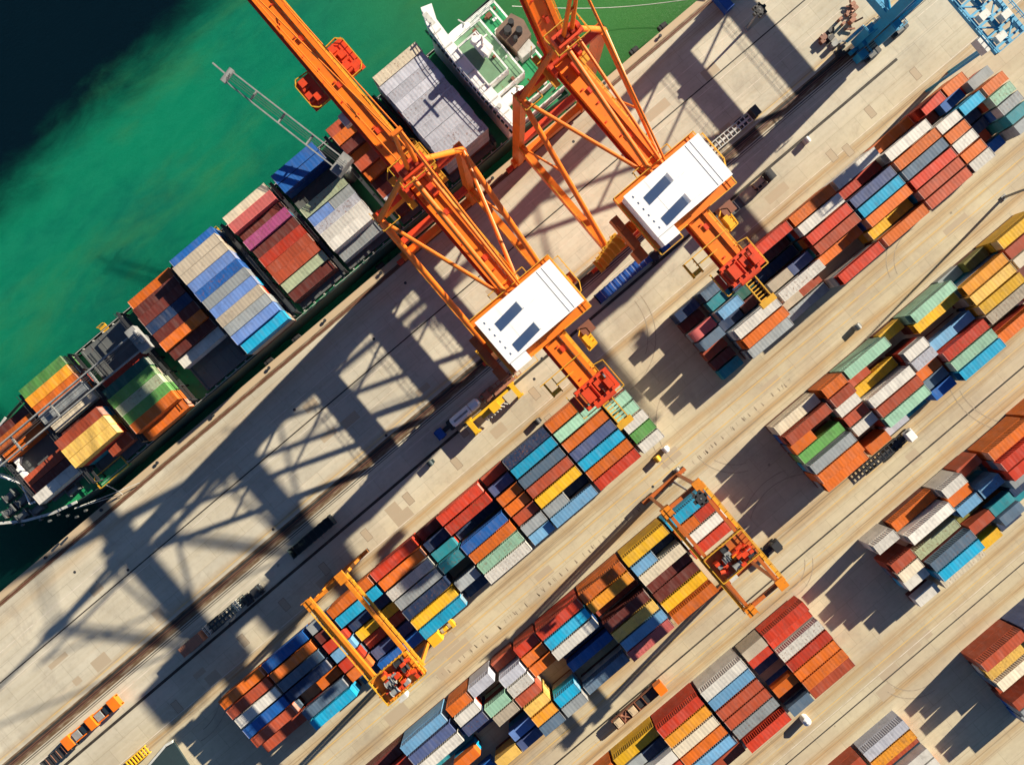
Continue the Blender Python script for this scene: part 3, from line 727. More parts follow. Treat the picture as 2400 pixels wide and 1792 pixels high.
# ------------------------------------------------------------------ ship-to-shore cranes
def sts(uc, label, mat, red, railm, boom=True, house=True, raised=0):
    HOOK[0] = zmap
    VW, VL = -39.0, -7.6; S = 9.8
    root = empty('quay_crane', uc, -23, 0, label, 'gantry crane', 'ship to shore gantry cranes on the quay rails')
    X = lambda u: uc+u
    for v in (VW, VL):
        for s in (-S, S):
            m = MB(); m.beam((X(s),v,2.2),(X(s),v,42.2),1.5,2.2,up=(0,1,0)); lg = m.build('leg', mat, root)
            b = MB()
            for k in (-2.6,-.9,.9,2.6): b.box(X(s)+k-.7,X(s)+k+.7,v-.5,v+.5,.25,1.3); b.tube((X(s)+k,v-.3,.45),(X(s)+k,v+.3,.45),.42,.42,12)
            b.box(X(s)-3.4,X(s)+3.4,v-.45,v+.45,1.3,1.9); b.build('bogie', red, lg)
        m = MB(); m.box(X(-S-1.6),X(S+1.6),v-.8,v+.8,1.9,4.2)
        m.build('sill_beam', mat, root)
        m = MB(); m.box(X(-S+.7),X(S-.7),v-.7,v+.7,13.6,15.4); m.build('portal_beam', red, root)
        m = MB(); m.box(X(-S),X(S),v-.7,v+.7,41.4,43.6); m.build('upper_cross_beam', red if v==VW else mat, root)
    for s in (-S, S):
        m = MB(); m.box(X(s)-.65,X(s)+.65,VW+.9,VL-.9,13.0,15.4); m.box(X(s)-.75,X(s)+.75,VW+1.0,VL-1.0,15.4,15.46)
        for k in range(7): v = VW+2+k*4.4; m.box(X(s)-.7,X(s)+.7,v,v+.3,15.4,15.6)
        m.build('side_beam', mat, root)
        m = MB(); m.rail([(X(s)-.7,VW+1.2),(X(s)-.7,VL-1)], 15.4, 1.1, .09, 2.4); m.build('side_walkway_rail', railm, root)
        m = MB(); m.tube((X(s),VW,42.6),(X(s),VL-.4,14.8),.58,.58,14)
        m.build('inclined_brace', mat, root)
        m = MB(); m.tube((X(s),VW+1.0,15.2),(X(s),VW+13.5,29.5),.24,.24,10); m.build('knee_strut', mat, root)
        m = MB(); m.tube((X(s),VW+1,15),(X(s),VL-1,41),.38,.38,12) if False else None
        m.tube((X(s),VW+.6,43.2),(X(s*.16),VW+.6,63.5),.6,.5,14); m.build('mast_leg', mat, root)
        m = MB()
        m.tube((X(s),VW+1,43.4),(X(s*.15),-12.2,46.3),.38,.38,12); m.build('diagonal_brace', mat, root)
        m = MB(); m.tube((X(s*.13),VW+.6,63.3),(X(s*.13),-12.4,47.2),.5 if s < 0 else .3,.5 if s < 0 else .3,14); m.build('backstay', mat, root)
        m = MB()
        if not raised: m.tube((X(s*.13),VW+.4,63.6),(X(s*.2),-78,47.4),.1,.1,6); m.tube((X(s*.13),VW+.4,63.6),(X(s*.2),-104,47.2),.1,.1,6); m.build('forestay', mat, root)
        
    # mast head
    m = MB(); m.box(X(-2.6),X(2.6),VW-.6,VW+1.8,62.8,64.2)
    for k in range(4): m.tube((X(-2.0+k*1.2),VW+.6,64.7),(X(-1.3+k*1.2),VW+.6,64.7),.7,.7,14)
    mh = m.build('mast_head', red, root)
    m = MB(); m.rail([(X(-3.4),VW-1.6),(X(3.4),VW-1.6),(X(3.4),VW+2.6),(X(-3.4),VW+2.6),(X(-3.4),VW-1.6)], 62.9, 1.1, .13, 1.2); m.build('mast_railing', railm, mh)
    # slim upper mast with long stays to the back of the girder
    for q in (-.9, .9):
        m = MB(); m.tube((X(q),VW+.6,64.6),(X(q*.6),VW+.6,81),.42,.30,10); m.build('upper_mast', mat, root)
        if q > 0: m = MB(); m.tube((X(q*.6),VW+.6,80.6),(X(q*1.9),-11.5,47.0),.24,.24,8); m.build('upper_stay', mat, root)
        if not raised: m = MB(); m.tube((X(q*.6),VW+.4,80.6),(X(q*2),-92,47.2),.12,.12,8); m.build('boom_stay', mat, root)
    m = MB(); m.box(X(-.9),X(.9),VW+.3,VW+.9,80.5,81.2); m.box(X(-1.0),X(1.0),VW+.4,VW+.8,72,72.5); m.build('mast_crosshead', mat, root)
    # girder (fixed) and boom: wide box + narrow rail beam with a groove between
    def box_girder(nm, v0, v1):
        m = MB(); m.box(X(-1.95),X(.85),v0,v1,43.7,46.2); m.box(X(1.15),X(1.95),v0,v1,43.9,46.6); m.box(X(-1.95),X(-1.78),v0,v1,46.2,46.45); m.box(X(.85),X(1.0),v0,v1,46.2,46.32)
        v = v0+1
        while v < v1-.5: m.box(X(.85),X(1.15),v,v+.3,44.4,45.5); v += 3.2
        g_ = m.build(nm, mat, root)
        t = MB(); v = v0+3; k = 0
        while v < v1-3:
            o = (k*37%11)/11*1.9; t.box(X(-1.7+o),X(-1.3+o),v,v+.3,46.2,46.45)
            if k%3 == 1: t.box(X(-.2),X(.5),v+.5,v+1.6,46.2,46.5)
            v += 3.6; k += 1
        t.build('girder_fitting', red, g_)
        w = MB(); w.rail([(X(2.6),v0),(X(2.6),v1)], 45.2, 1.1, .1, 2.2); w.box(X(2.0),X(2.6),v0,v1,45.1,45.2); w.build('walkway', railm, g_)
        w = MB(); w.box(X(-2.5),X(-2.3),v0,v1,44.3,44.5); w.box(X(-2.5),X(-1.95),v0,v1,44.1,44.3); w.build('festoon_track', red, g_)
        return g_
    box_girder('main_girder', VW+.2, 13)
    if boom:
        if raised:
            ca, sa = math.cos(R(raised)), math.sin(R(raised))
            def hk(p):
                x, y, z = zmap(p); dv = VW-y; dz = z-42.6
                return (x, VW-(dv*ca-dz*sa), 42.6+dv*sa+dz*ca)
            HOOK[0] = hk
        bo = box_girder('boom', -88 if raised else -112, VW-.2)
        HOOK[0] = zmap
    m = MB(); m.box(X(-3.2),X(-2.4),VW-2,VW+2,43.5,47.4); m.box(X(2.4),X(3.3),VW-2,VW+2,43.5,47.4); m.tube((X(-3.4),VW,46.9),(X(3.5),VW,46.9),.5,.5,12)
    m.box(X(-1.9),X(-.6),VW-4.6,VW-2.4,46.2,47.6); m.box(X(.2),X(1.4),VW+2.2,VW+4.6,46.2,47.8)
    m.build('boom_hinge', red, root)
    m = MB(); m.rail([(X(-4.2),VW+3.5),(X(-4.2),VW-3.5),(X(-2.8),VW-5)], 45.2, 1.1, .13, 1.2); m.rail([(X(4.2),VW+3.5),(X(4.2),VW-6),(X(2.8),VW-7.5)], 45.2, 1.1, .13, 1.2)
    m.box(X(2.9),X(4.2),VW-6,VW+3.5,45.05,45.2); m.box(X(-4.2),X(-2.9),VW-3.5,VW+3.5,45.05,45.2)
    m.rail([(X(-S-.9),VW-1.2),(X(-S-.9),VW+3),(X(-S+3),VW+3),(X(-S+3),VW-1.2)], 43.6, 1.1, .13, 1.3)
    m.beam((X(-S+1),VW+1,43.7),(X(-3),VW+1,45.2),.7,.15); m.build('hinge_platform', railm, root)
    if house:
        m = MB(); m.box(X(-8.8),X(8.0),-12,-2.9,47.6,53); m.box(X(-8.7),X(-5.4),-2.9,-1.0,47.6,52.4); hs = m.build('machinery_house', 'white', root)
        m = MB(); m.box(X(-8.95),X(8.15),-12.15,-2.75,53,53.12); m.box(X(-8.8),X(-5.3),-2.75,-.9,52.4,52.5); m.box(X(-8.9),X(8.1),-7.5,-7.46,53.12,53.16); m.box(X(-4.4),X(-4.36),-12,-2.8,53.12,53.16)
        for q in range(6): m.box(X(-7.6+q*.01),X(-7.2),-11.2+q*1.4,-10.8+q*1.4,53.12,53.3)
        m.box(X(5.0),X(5.1),-12,-2.9,53.12,53.22); m.box(X(6.1),X(6.2),-12,-2.9,53.12,53.22); m.build('house_roof', 'roofw', hs)
        for v in (-9.3,-4.6):
            f = MB(); f.box(X(-1.15),X(-.75),v-1.0,v+.75,53.12,56.9); f.box(X(-.75),X(2.2),v+.70,v+.75,53.12,53.4); f.build('roof_vent', 'white', hs)
        m = MB(); m.box(X(-9.6),X(8.9),-13.3,-1.2,47.0,47.35)
        for k in range(9): m.box(X(-9.6+k*2.2),X(-9.3+k*2.2),-13.3,-1.2,46.4,47.0)
        pf = m.build('house_platform', mat, root)
        m = MB(); m.rail([(X(-9.6),-13.3),(X(8.9),-13.3),(X(8.9),-1.2),(X(2.6),-1.2)], 47.35, 1.1, .14, 1.3); m.rail([(X(-2.6),-1.2),(X(-4.6),-1.2),(X(-4.6),0),(X(-9.6),0),(X(-9.6),-13.3)], 47.35, 1.1, .14, 1.3)
        m.rail([(X(8.9),-12),(X(10.2),-12),(X(10.2),-6),(X(9.4),-4.5),(X(8.9),-4.5)], 46.6, 1.1, .14, 1.2)
        m.rail([(X(-4),-13.4),(X(-4),-14.6),(X(4),-14.6),(X(4),-13.4)], 47, 1.1, .14, 1.2)
        m.build('platform_railing', railm, pf)
        m = MB(); m.box(X(-11.8),X(-10.3),-11,-4,40,43.2); m.box(X(-12.2),X(-10.3),-4,-1.5,38,41); m.box(X(-11.6),X(-10.6),-9.5,-8.2,43.2,44.4); m.box(X(-11.9),X(-11),-6.6,-5,43.2,44); m.build('electrical_box', 'rtgo', pf)
        m = MB(); m.box(X(5),X(7.6),.2,2.4,38.5,41.5); m.build('elevator_cage', 'cranedk', pf)
        m = MB()      # stair tower beside the landside leg
        for k in range(6): z = 4+k*6; m.box(X(-S-2.4),X(-S-.9),VL-1.6,VL+1.6,z,z+.12); m.rail([(X(-S-2.4),VL-1.6),(X(-S-2.4),VL+1.6)], z+.12, 1, .1, 1.6); m.beam((X(-S-1.4),VL-1.5,z),(X(-S-1.4),VL+1.5,z+6),.5,.12)
        m.build('stair_tower', railm, root)
    # trolley and boom platforms out over the water
    if boom and not raised:
        tv = -63.8
        t = MB(); t.box(X(-6),X(-2.5),tv-3.4,tv+3.0,43.4,43.6); t.box(X(2.7),X(6.2),tv-4.6,tv+2.6,43.4,43.6); t.box(X(-2.4),X(2.6),tv-3,tv+2,42.6,43.5); tr = t.build('trolley', red, root)
        t = MB()
        for k, (a, b, h) in enumerate(((-4.6,-2.2,1.6),(-5.1,.2,1.1),(-4.0,1.4,1.8),(3.4,-3.4,1.5),(4.2,-1.6,1.9),(3.6,.4,1.4),(4.9,1.2,1.0))):
            t.box(X(a-.6),X(a+.7),tv+b-.7,tv+b+.7,43.6,43.6+h); t.tube((X(a-.8),tv+b+.9,44.2),(X(a+.8),tv+b+.9,44.2),.4,.4,8)
        t.build('trolley_machinery', red, tr)
        t = MB(); t.rail([(X(-2.6),tv-3.4),(X(-5.2),tv-3.6),(X(-6),tv-2.6),(X(-6),tv+2),(X(-5),tv+3.0),(X(-2.6),tv+3.0)], 43.6, 1.1, .16, 1.2)
        t.rail([(X(2.8),tv-4.6),(X(5.2),tv-4.8),(X(6.2),tv-3.8),(X(6.2),tv+1.6),(X(5.2),tv+2.6),(X(2.8),tv+2.6)], 43.6, 1.1, .16, 1.2); t.build('trolley_railing', railm, tr)
        t = MB(); t.box(X(-3.6),X(-2.4),tv+6,tv+8.4,40.4,43); t.build('operator_cab', 'pale', tr)
    # backreach end: winch frames, baskets, ladder
    m = MB()
    for k, (a, b, c, e, z0, z1) in enumerate(((-3.6,3.8,8.6,9.2,46,48.4),(-3.6,3.8,12.2,12.8,46,48.4),(-3.6,-3,8.6,12.8,46,48),(3.2,3.8,8.6,12.8,46,48),(-2.6,-.9,9.4,11.9,46,49.4),(.2,1.4,9.4,11.2,46,48.8),(1.8,3.0,10.2,12.0,46,49.6),(-4.9,-3.8,9.2,12.2,45,46.6),(-.6,.0,8.8,13.4,47.4,48))):
        m.box(X(a),X(b),c,e,z0,z1)
    for k in range(5): m.beam((X(-3.4+k*1.6),8.8,48.6),(X(-3+k*1.4),12.6,48.9),.22,.3)
    m.tube((X(-2),12.9,47.6),(X(2.4),12.9,47.6),.7,.7,12); we = m.build('winch_frame', red, root)
    m = MB(); m.rail([(X(-5),8.4),(X(-5),13.4),(X(4.4),13.4),(X(4.4),8.4)], 45.8, 1.1, .16, 1.2); m.rail([(X(2.4),7),(X(4.4),7.4),(X(4.4),8.4)], 45.8, 1.1, .14, 1.2)
    m.box(X(-.9),X(-.7),13.4,19,44.6,45.4); m.box(X(1.3),X(1.5),13.4,19,44.6,45.4)
    for k in range(8): m.box(X(-.9),X(1.5),13.8+k*.7,14+k*.7,44.7,44.9)
    m.box(X(-1.3),X(1.9),18.2,19.4,44.4,45.6); m.build('tail_ladder', railm, we)
    m = MB(); m.prism([(X(4.2),1.4),(X(5.2),.6),(X(6.2),1.2),(X(6.0),4.6),(X(4.0),4.8)], 40, 40.2); m.rail([(X(4.2),1.4),(X(5.2),.6),(X(6.2),1.2),(X(6.0),4.6),(X(4.0),4.8)], 40.2, 1.2, .2, .8); m.box(X(4.4),X(5.4),2,4,40.2,41.8)
    m.build('maintenance_basket', 'yellow', root)
    m = MB(); m.box(X(-6.4),X(-4.6),6.2,7.0,40,42); m.box(X(-6.6),X(-6.2),4,7.2,40,40.4); m.rail([(X(-6.6),4),(X(-4.6),4),(X(-4.6),7.2)], 40.2, 1.2, .2, .8); m.beam((X(-4.6),5.6,41),(X(-2.3),5.6,44.4),.2); m.build('service_basket', 'yellow', root)
    m = MB(); m.beam((X(-7.4),3.9,46.9),(X(2.6),3.9,46.9),.18); m.beam((X(-5),5.6,46.9),(X(-1),5.6,46.9),.18); m.build('cable_arm', railm, root)
    HOOK[0] = None
    return root
sts(10.7, 'orange gantry crane with white machinery house nearer the middle of the photo', 'crane', 'cranered', 'rail')
sts(44.7, 'orange gantry crane whose boom crosses the green stern of the ship', 'crane', 'cranered', 'rail', raised=52)
sts(125.2, 'bright blue gantry crane standing at the top right corner', 'bluec', 'bluec', 'bluec', house=False, raised=75)
bcr = [o for o in bpy.data.objects if o.get('label','').startswith('bright blue gantry')][0]
for k, (a, b, z0, z1) in enumerate(((113.2,-9.6,2,9),(116.2,-6.2,4.2,12),(118.6,-9.4,3,7),(112.0,-6.4,.3,3))):
    m = MB(); m.box(a,a+2.2,b,b+1.8,z0,z1); m.rail([(a-.3,b-.3),(a+2.5,b-.3),(a+2.5,b+2.1),(a-.3,b+2.1),(a-.3,b-.3)], z1, 1, .12, 1.2); m.build('leg_cabinet', 'bluec', bcr)
m = MB(); m.tube((114.5,-10.6,3.2),(114.5,-9.9,3.2),2.4,2.4,22); m.build('cable_reel', 'bluec', bcr)
m = MB()
for k in range(5): m.beam((115.2,-9.3+k*.2,2+k*2.4),(118.6,-9.3+k*.2,4.4+k*2.4),.7,.14)
m.build('stair', 'pale', bcr)
# blue lattice service gantry at the corner
root = empty('blue_lattice_platform', 124, 6, 0, 'blue lattice platform tower at the upper right edge of the photo', 'lattice platform')
m = MB()
for u in (120.8,127.8):
    for v in (-6,11):
        m.beam((u,v,0),(u,v,24),.6,.6)
m.build('leg', 'bluec', root)
m = MB()
for u in (120.8,124.2,127.8): m.beam((u,-8,24),(u,13,24),.9,.9)
for k in range(8): m.beam((120.8,-7.5+k*2.8,24.2),(127.8,-7.5+k*2.8,24.2),.5,.4); 
for k in range(7): m.beam((120.8,-7.5+k*2.8,24.5),(124.2,-4.7+k*2.8,24.5),.3); m.beam((127.8,-7.5+k*2.8,24.5),(124.2,-4.7+k*2.8,24.5),.3)
m.build('lattice_deck', 'bluec', root)
m = MB()
for k in range(7): m.box(121.4+(k%2)*3.4,123.6+(k%2)*3.2,-6.8+k*2.8,-5.2+k*2.8,24.5,25.6+.3*(k%3))
m.box(118.6,120.2,8,11.5,23,25); m.build('machine_box', 'pale', root)
m = MB(); m.rail([(119.8,-8),(119.8,13),(128.8,13),(128.8,-8)], 24.4, 1.2, .16, 1.2); m.build('railing', 'bluec', root)

# ------------------------------------------------------------------ yard gantry cranes (rubber tyred)
def rtg(u0, u1, v0, v1, tv, label, mat, cabin=True, arm=True):
    zt = 19.5; root = empty('yard_crane', (u0+u1)/2, (v0+v1)/2, 0, label, 'yard crane', 'rubber tyred gantry cranes over the stacks')
    for u in (u0, u1):
        for v in (v0, v1):
            m = MB(); m.beam((u,v,2),(u,v,zt),.7,.7,up=(0,1,0)); m.build('leg', mat, root)
        m = MB(); m.box(u-.36,u+.36,v0-1.0,v1+1.0,zt,zt+1.1); m.build('top_girder', mat, root)
        m = MB(); s = -1 if u == u0 else 1
        m.box(u+s*1.0-.35,u+s*1.0+.35,v0,v1,zt+.2,zt+.3); m.rail([(u+s*1.4,v0),(u+s*1.4,v1)], zt+.3, 1, .12, 2); m.build('girder_walkway', 'rail', root)
    for v in (v0, v1):
        m = MB(); m.box(u0-2.3,u1+2.3,v-.45,v+.45,1.3,2.3); sb = m.build('sill_beam', mat, root)
        m = MB()
        for u in (u0-1.6,u0+.3,u1-.3,u1+1.6): m.tube((u,v-.45,.8),(u,v+.45,.8),.8,.8,16)
        m.build('tyre', 'rubber', sb)
        m = MB(); m.box(u0+.6,u1-.6,v-.4,v+.4,zt-.1,zt+.8); m.build('end_tie', mat, root)
        m = MB(); m.box(u0-1.2,u0+.9,v-1.3,v+1.1,zt+1.5,zt+2.1); m.box(u1-.9,u1+1.2,v-1.3,v+1.1,zt+1.5,zt+2.1); m.rail([(u0-1.2,v-1.3),(u0+.9,v-1.3),(u0+.9,v+1.1)], zt+2.1, 1, .14, 1); m.build('corner_cap', 'rtg', root)
    t = MB(); t.box(u0-.9,u1+.9,tv-3.2,tv+3.2,zt+1.6,zt+1.9)
    tr = t.build('trolley', mat, root)
    rr = random.Random(int(u0*7)); t = MB()
    for k in range(34):
        a = rr.uniform(u0,u1-.9); b = rr.uniform(tv-2.6,tv+2.2); s = rr.uniform(.4,1.1)
        if k%5 == 4:
            q = MB(); q.tube((a,b,zt+2.9),(a+s*1.8,b,zt+2.9),.62,.62,14); q.tube((a-.1,b,zt+2.9),(a,b,zt+2.9),.8,.8,14); q.tube((a+s*1.8,b,zt+2.9),(a+s*1.8+.1,b,zt+2.9),.8,.8,14); q.build('rope_drum', 'dark' if k%2 else 'grey', tr)
        elif k%5 == 2:
            q = MB(); q.box(a,a+s*1.2,b,b+s,zt+1.9,zt+3.2); q.build('motor_box', 'rtg' if k%2 else 'grey', tr)
        elif k%2: t.box(a,a+s*1.4,b,b+s,zt+1.9,zt+1.9+rr.uniform(.5,2.2))
        else: t.tube((a,b,zt+2.7),(a+s*1.6,b+rr.uniform(-.8,.8),zt+2.7),.5,.5,10)
    t.build('hoist_machinery', 'cranered', tr)
    t = MB(); t.rail([(u0-.9,tv-3.2),(u1+.9,tv-3.2),(u1+.9,tv+3.2),(u0-.9,tv+3.2),(u0-.9,tv-3.2)], zt+1.9, 1.1, .18, 1); t.build('trolley_railing', 'rail', tr)
    t = MB(); t.box(u0+.6,u0+2.6,tv+3.2,tv+5,zt-1.6,zt+.8); t.build('operator_cab', 'pale', tr)
    if arm:
        m = MB(); m.box(u1+.8,u1+7.4,v1-.9,v1-.6,2.6,3.4); m.box(u1+.8,u1+7.4,v1+1.0,v1+1.3,2.6,3.4); m.box(u1+6.6,u1+7.4,v1-.9,v1+1.3,2.6,4.2); m.box(u1+.6,u1+3.4,v1-1.2,v1+1.6,2.5,5.6); m.box(u1+4.6,u1+5.6,v1-.2,v1+.6,3.0,4.4)
        m.build('power_unit', 'yellow', root)
    return root
rtg(-62.6,-54.2,8.2,33.6,31.6, 'amber yard crane straddling the quayside row near bottom left', 'rtg')
rtg(7.4,15.8,42.0,69.2,57.6, 'rusty orange yard crane over the right end of the middle row', 'rtgo', arm=False)

# ------------------------------------------------------------------ light masts
for (px, py, lab) in ((1576,1127,'tall slim floodlight mast left of the rusty orange yard crane'),(2352,463,'tall slim floodlight mast in the yellow lined lane at right edge'),(1752,66,'short lamp pole on the quay near the upper edge')):
    u, v = P(px, py); h = 27 if py != 66 else 9
    root = empty('floodlight_mast', u, v, 0, lab, 'floodlight mast')
    m = MB(); m.tube((u,v,0),(u,v,h),.34,.14,12); m.box(u-.6,u+.6,v-.6,v+.6,0,.35); m.build('pole', 'grey', root)
    m = MB(); m.tube((u,v,h-.3),(u,v,h-.1),1.3,1.3,14)
    for k in range(6):
        a = k*math.pi/3; m.box(u+1.3*math.cos(a)-.35,u+1.3*math.cos(a)+.35,v+1.3*math.sin(a)-.35,v+1.3*math.sin(a)+.35,h-.9,h-.1)
    m.build('lamp_head', 'dark', root)

# ------------------------------------------------------------------ vehicles (built along +u, nose at +u)
def wheels(m, xs, u, v, w=1.15, r=.5):
    for x in xs:
        for s in (-1, 1): m.tube((u+x, v+s*w-.18, r), (u+x, v+s*w+.18, r), r, r, 14)
def tractor(u, v, nose, label, cabmat='white', group=None):
    f = nose; root = empty('terminal_tractor', u, v, 0, label, 'truck', group)
    b = lambda m, a, c, v0, v1, z0, z1: m.box(min(u+f*a,u+f*c), max(u+f*a,u+f*c), v+v0, v+v1, z0, z1)
    m = MB(); b(m,-3.0,3.0,-.55,.55,.6,.95); b(m,-2.4,-.6,-1.1,1.1,.9,1.15); m.build('chassis', 'dark', root)
    m = MB(); b(m,.9,2.7,-1.2,1.2,.9,2.9); b(m,2.7,3.1,-1.2,1.2,.8,1.9); b(m,.9,2.5,-1.05,1.05,2.9,3.05); cab = m.build('cab', cabmat, root)
    m = MB(); b(m,2.68,2.76,-1.0,1.0,1.95,2.75); b(m,1.3,2.2,-1.23,-1.19,1.9,2.6); b(m,1.3,2.2,1.19,1.23,1.9,2.6); m.build('window', 'glass', cab)
    m = MB(); wheels(m, [f*2.1, -f*1.2, -f*2.3], u, v); m.build('wheel', 'rubber', root)
    m = MB(); b(m,3.05,3.15,-1.0,-.7,1.1,1.35); b(m,3.05,3.15,.7,1.0,1.1,1.35); m.build('headlight', 'pale', cab)
    return root
def trailer(u, v, L, label, mat='dark', group=None, sides=None, frames=True, name='flat_trailer'):
    root = empty(name, u, v, 0, label, 'trailer', group)
    m = MB(); m.box(u-L/2,u+L/2,v-1.2,v-1.0,1.1,1.4); m.box(u-L/2,u+L/2,v+1.0,v+1.2,1.1,1.4)
    n = int(L/1.2)
    for k in range(n+1): m.box(u-L/2+k*(L-.2)/n,u-L/2+.2+k*(L-.2)/n,v-1.2,v+1.2,1.15,1.38)
    m.box(u-L/2,u+L/2,v-.25,v+.25,.9,1.3); m.build('frame', mat, root)
    m = MB(); wheels(m, [-L/2+1,-L/2+2.2,-L/2+3.4], u, v); m.box(u+L/2-2.4,u+L/2-2.2,v-.8,v+.8,0,1.1); m.build('wheel', 'rubber', root)
    return root
def gondola(px, py, L, label, mat, hgt=2.6, ribs='pale', open_top=True, group=None, inner='dark'):
    u, v = P(px, py, 2.5); root = empty('open_top_trailer', u, v, 0, label, 'trailer', group)
    m = MB(); m.box(u-L/2,u+L/2,v-1.25,v-1.15,1.1,1.1+hgt); m.box(u-L/2,u+L/2,v+1.15,v+1.25,1.1,1.1+hgt); m.box(u-L/2,u-L/2+.1,v-1.15,v+1.15,1.1,1.1+hgt); m.box(u+L/2-.1,u+L/2,v-1.15,v+1.15,1.1,1.1+hgt)
    m.box(u-L/2,u+L/2,v-1.2,v+1.2,1.0,1.15+(0 if open_top else hgt-.5))
    n = int(L/1.5)
    for k in range(n+1):
        x = u-L/2+k*L/n
        for s in (-1,1): m.box(x-.06,x+.06,v+s*1.3-.05,v+s*1.3+.05,1.1,1.1+hgt)
    m.build('body', mat, root)
    m = MB()
    for k in range(1,n,1): x = u-L/2+k*L/n; m.box(x-.035,x+.035,v-1.2,v+1.2,1.0+hgt,1.08+hgt)
    m.build('cross_bar', ribs, root)
    m = MB(); wheels(m, [-L/2+1.2,-L/2+2.5,L/2-2.5,L/2-1.2], u, v, 1.0); m.box(u-L/2+.3,u+L/2-.3,v-.5,v+.5,.6,1.0); m.build('wheel', 'rubber', root)
    return root
gondola(1460,652,15.6,'bright blue open top trailer parked beside the dark slot between the cranes','blued', open_top=False)
gondola(731,1257,12.6,'dark green open top trailer standing in the crane shadow','shed', ribs='dark')
u, v = P(1470+64,652-52,1); tractor(u+1.2, v, 1, 'blue tractor cab at the head of the blue trailer', 'blued')
# silver tanker
u, v = P(1088,968,2.5); root = empty('tank_trailer', u, v, 0, 'silver white tank trailer under the corner of the first white house', 'tank trailer')
m = MB(); m.tube((u-3.6,v,2.3),(u+1.6,v,2.3),1.2,1.2,20); m.build('tank', 'roofw', root, smooth=False)
m = MB(); m.tube((u+1.8,v,2.3),(u+4.0,v,2.3),1.22,1.22,20); m.tube((u+4.0,v,2.3),(u+4.5,v,2.3),1.15,.7,20); m.tube((u-3.9,v,2.3),(u-3.6,v,2.3),.8,1.2,20); m.build('tank_end', 'silver', root)
m = MB(); m.box(u-4,u+4.6,v-.6,v+.6,.8,1.2); m.box(u-3,u+1,v-.25,v+.25,3.45,3.6); m.build('frame', 'grey', root)
m = MB(); wheels(m, [-3,-1.7,2.4,3.6], u, v, 1.0); m.build('wheel', 'rubber', root)
u2, v2 = P(1046,1004,2); tractor(u2, v2, -1, 'dark blue tractor coupled to the silver tank trailer', 'blued')
u, v = P(1172,902,1.5); tr = trailer(u, v, 11.5, 'rust red skeletal trailer behind the silver tank trailer', 'tarp')
m = MB(); m.box(u-4.8,u-3.2,v-1,v+1,1.4,2.2); m.box(u-2.4,u+4.4,v+.6,v+1.3,1.4,2.0); m.box(u+1,u+3,v-.9,v+.2,1.4,1.9); o = m.build('brown_load', 'tarp', tr)
# yellow spreader lying on the apron
u, v = P(1155,952,1.5); root = empty('container_spreader', u, v, 0, 'long yellow container spreader beam beside the tank trailer with shadow on concrete', 'spreader')
m = MB(); m.box(u-7,u+7,v-.9,v-.3,2.4,3.3); m.box(u-3.5,u+3.0,v-.3,v+.9,2.4,3.4); m.box(u-.8,u+1.5,v-.4,v+1.4,3.4,4.6); m.build('beam', 'yellow', root)
for s in (-1, 1):
    m = MB(); m.box(u+s*6.6-.6,u+s*6.6+.6,v-1.3,v+2.4,1.6,3.6); m.box(u+s*6.6-.9,u+s*6.6+.9,v+2.0,v+2.6,.0,3.2); m.box(u+s*6.6-.9,u+s*6.6+.9,v-1.5,v-1.0,0,2.8); m.build('end_frame', 'yellow', root)
m = MB()
for k in range(7): m.tube((u-3.2+k*.95,v+1.2,3.3),(u-2.6+k*.95,v+1.9,3.4),.16,.16,8)
m.box(u-3.4,u+2.9,v+.95,v+1.05,3.3,3.4); m.build('hose_rack', 'pale', root)
# tractor trains at the right side
u, v = P(1793,420,2); tractor(u-.4, v, 1, 'grey tractor with dark cab heading the upper right lane of trailers', 'dark')
u, v = P(1775,436,1.5); 
u, v = P(1755,452,1.5); trailer(u-1, v, 12.0, 'pale beige loaded trailer in the lane right of the second white house', 'wood')
m = MB().box(u-4.6,u+1.4,v-1.1,v+1.1,1.42,1.62); m.box(u+1.8,u+4.4,v-.9,v+.3,1.42,2.0); o = m.build('timber_load', 'wood', org=(u,v,1.4)); tag(o, 'flat beige timber load on the trailer right of the second white house', 'cargo')
u, v = P(1700,505,1.5); gondola(1702,502,9.6,'dark grey box trailer behind the beige trailer by the orange backreach', 'hatch', hgt=1.8, open_top=False)
u, v = P(1712,312,1.5); trailer(u, v, 12.5, 'empty skeletal trailer on the quay above the second white house', 'pale')
u, v = P(1747,280,2); tractor(u+1, v, 1, 'dark tractor in the crane shadow above the second white house', 'dark')
# bottom left vehicles
u, v = P(458,1503,1.5); trailer(u, v, 7.5, 'short trailer carrying a brown box at bottom left', 'dark')
m = MB().box(u-3.03,u+3.03,v-1.22,v+1.22,1.42,4.0); 
for k in range(12): m.box(u-2.9+k*.5,u-2.75+k*.5,v-1.24,v+1.24,1.5,4.03)
o = m.build('brown_box_container', 'tarp', org=(u,v,1.4)); tag(o, 'plain brown box container on the short trailer at bottom left', 'shipping container')
u, v = P(530,1440,1.5); tr = trailer(u, v, 12.0, 'long dark skeletal trailer with white headboards at bottom left', 'shed')
m = MB(); m.rail([(u+3.4,v-1.2),(u+3.4,v+1.2),(u+4.2,v+1.2),(u+4.2,v-1.2)], 1.4, 1.5, .12, .8); m.rail([(u-5.8,v-1.2),(u-5.8,v+1.2),(u-5.0,v+1.2),(u-5.0,v-1.2)], 1.4, 1.5, .12, .8); m.build('headboard', 'pale', tr)
u, v = P(590,1396,1.5); tractor(u, v, 1, 'dark tractor pulling the long skeletal trailer at bottom left', 'dark')
u, v = P(218,1690,1.5); root = empty('orange_carrier', u, v, 0, 'orange carrier wagon with four dark glazed bays at bottom left', 'wagon')
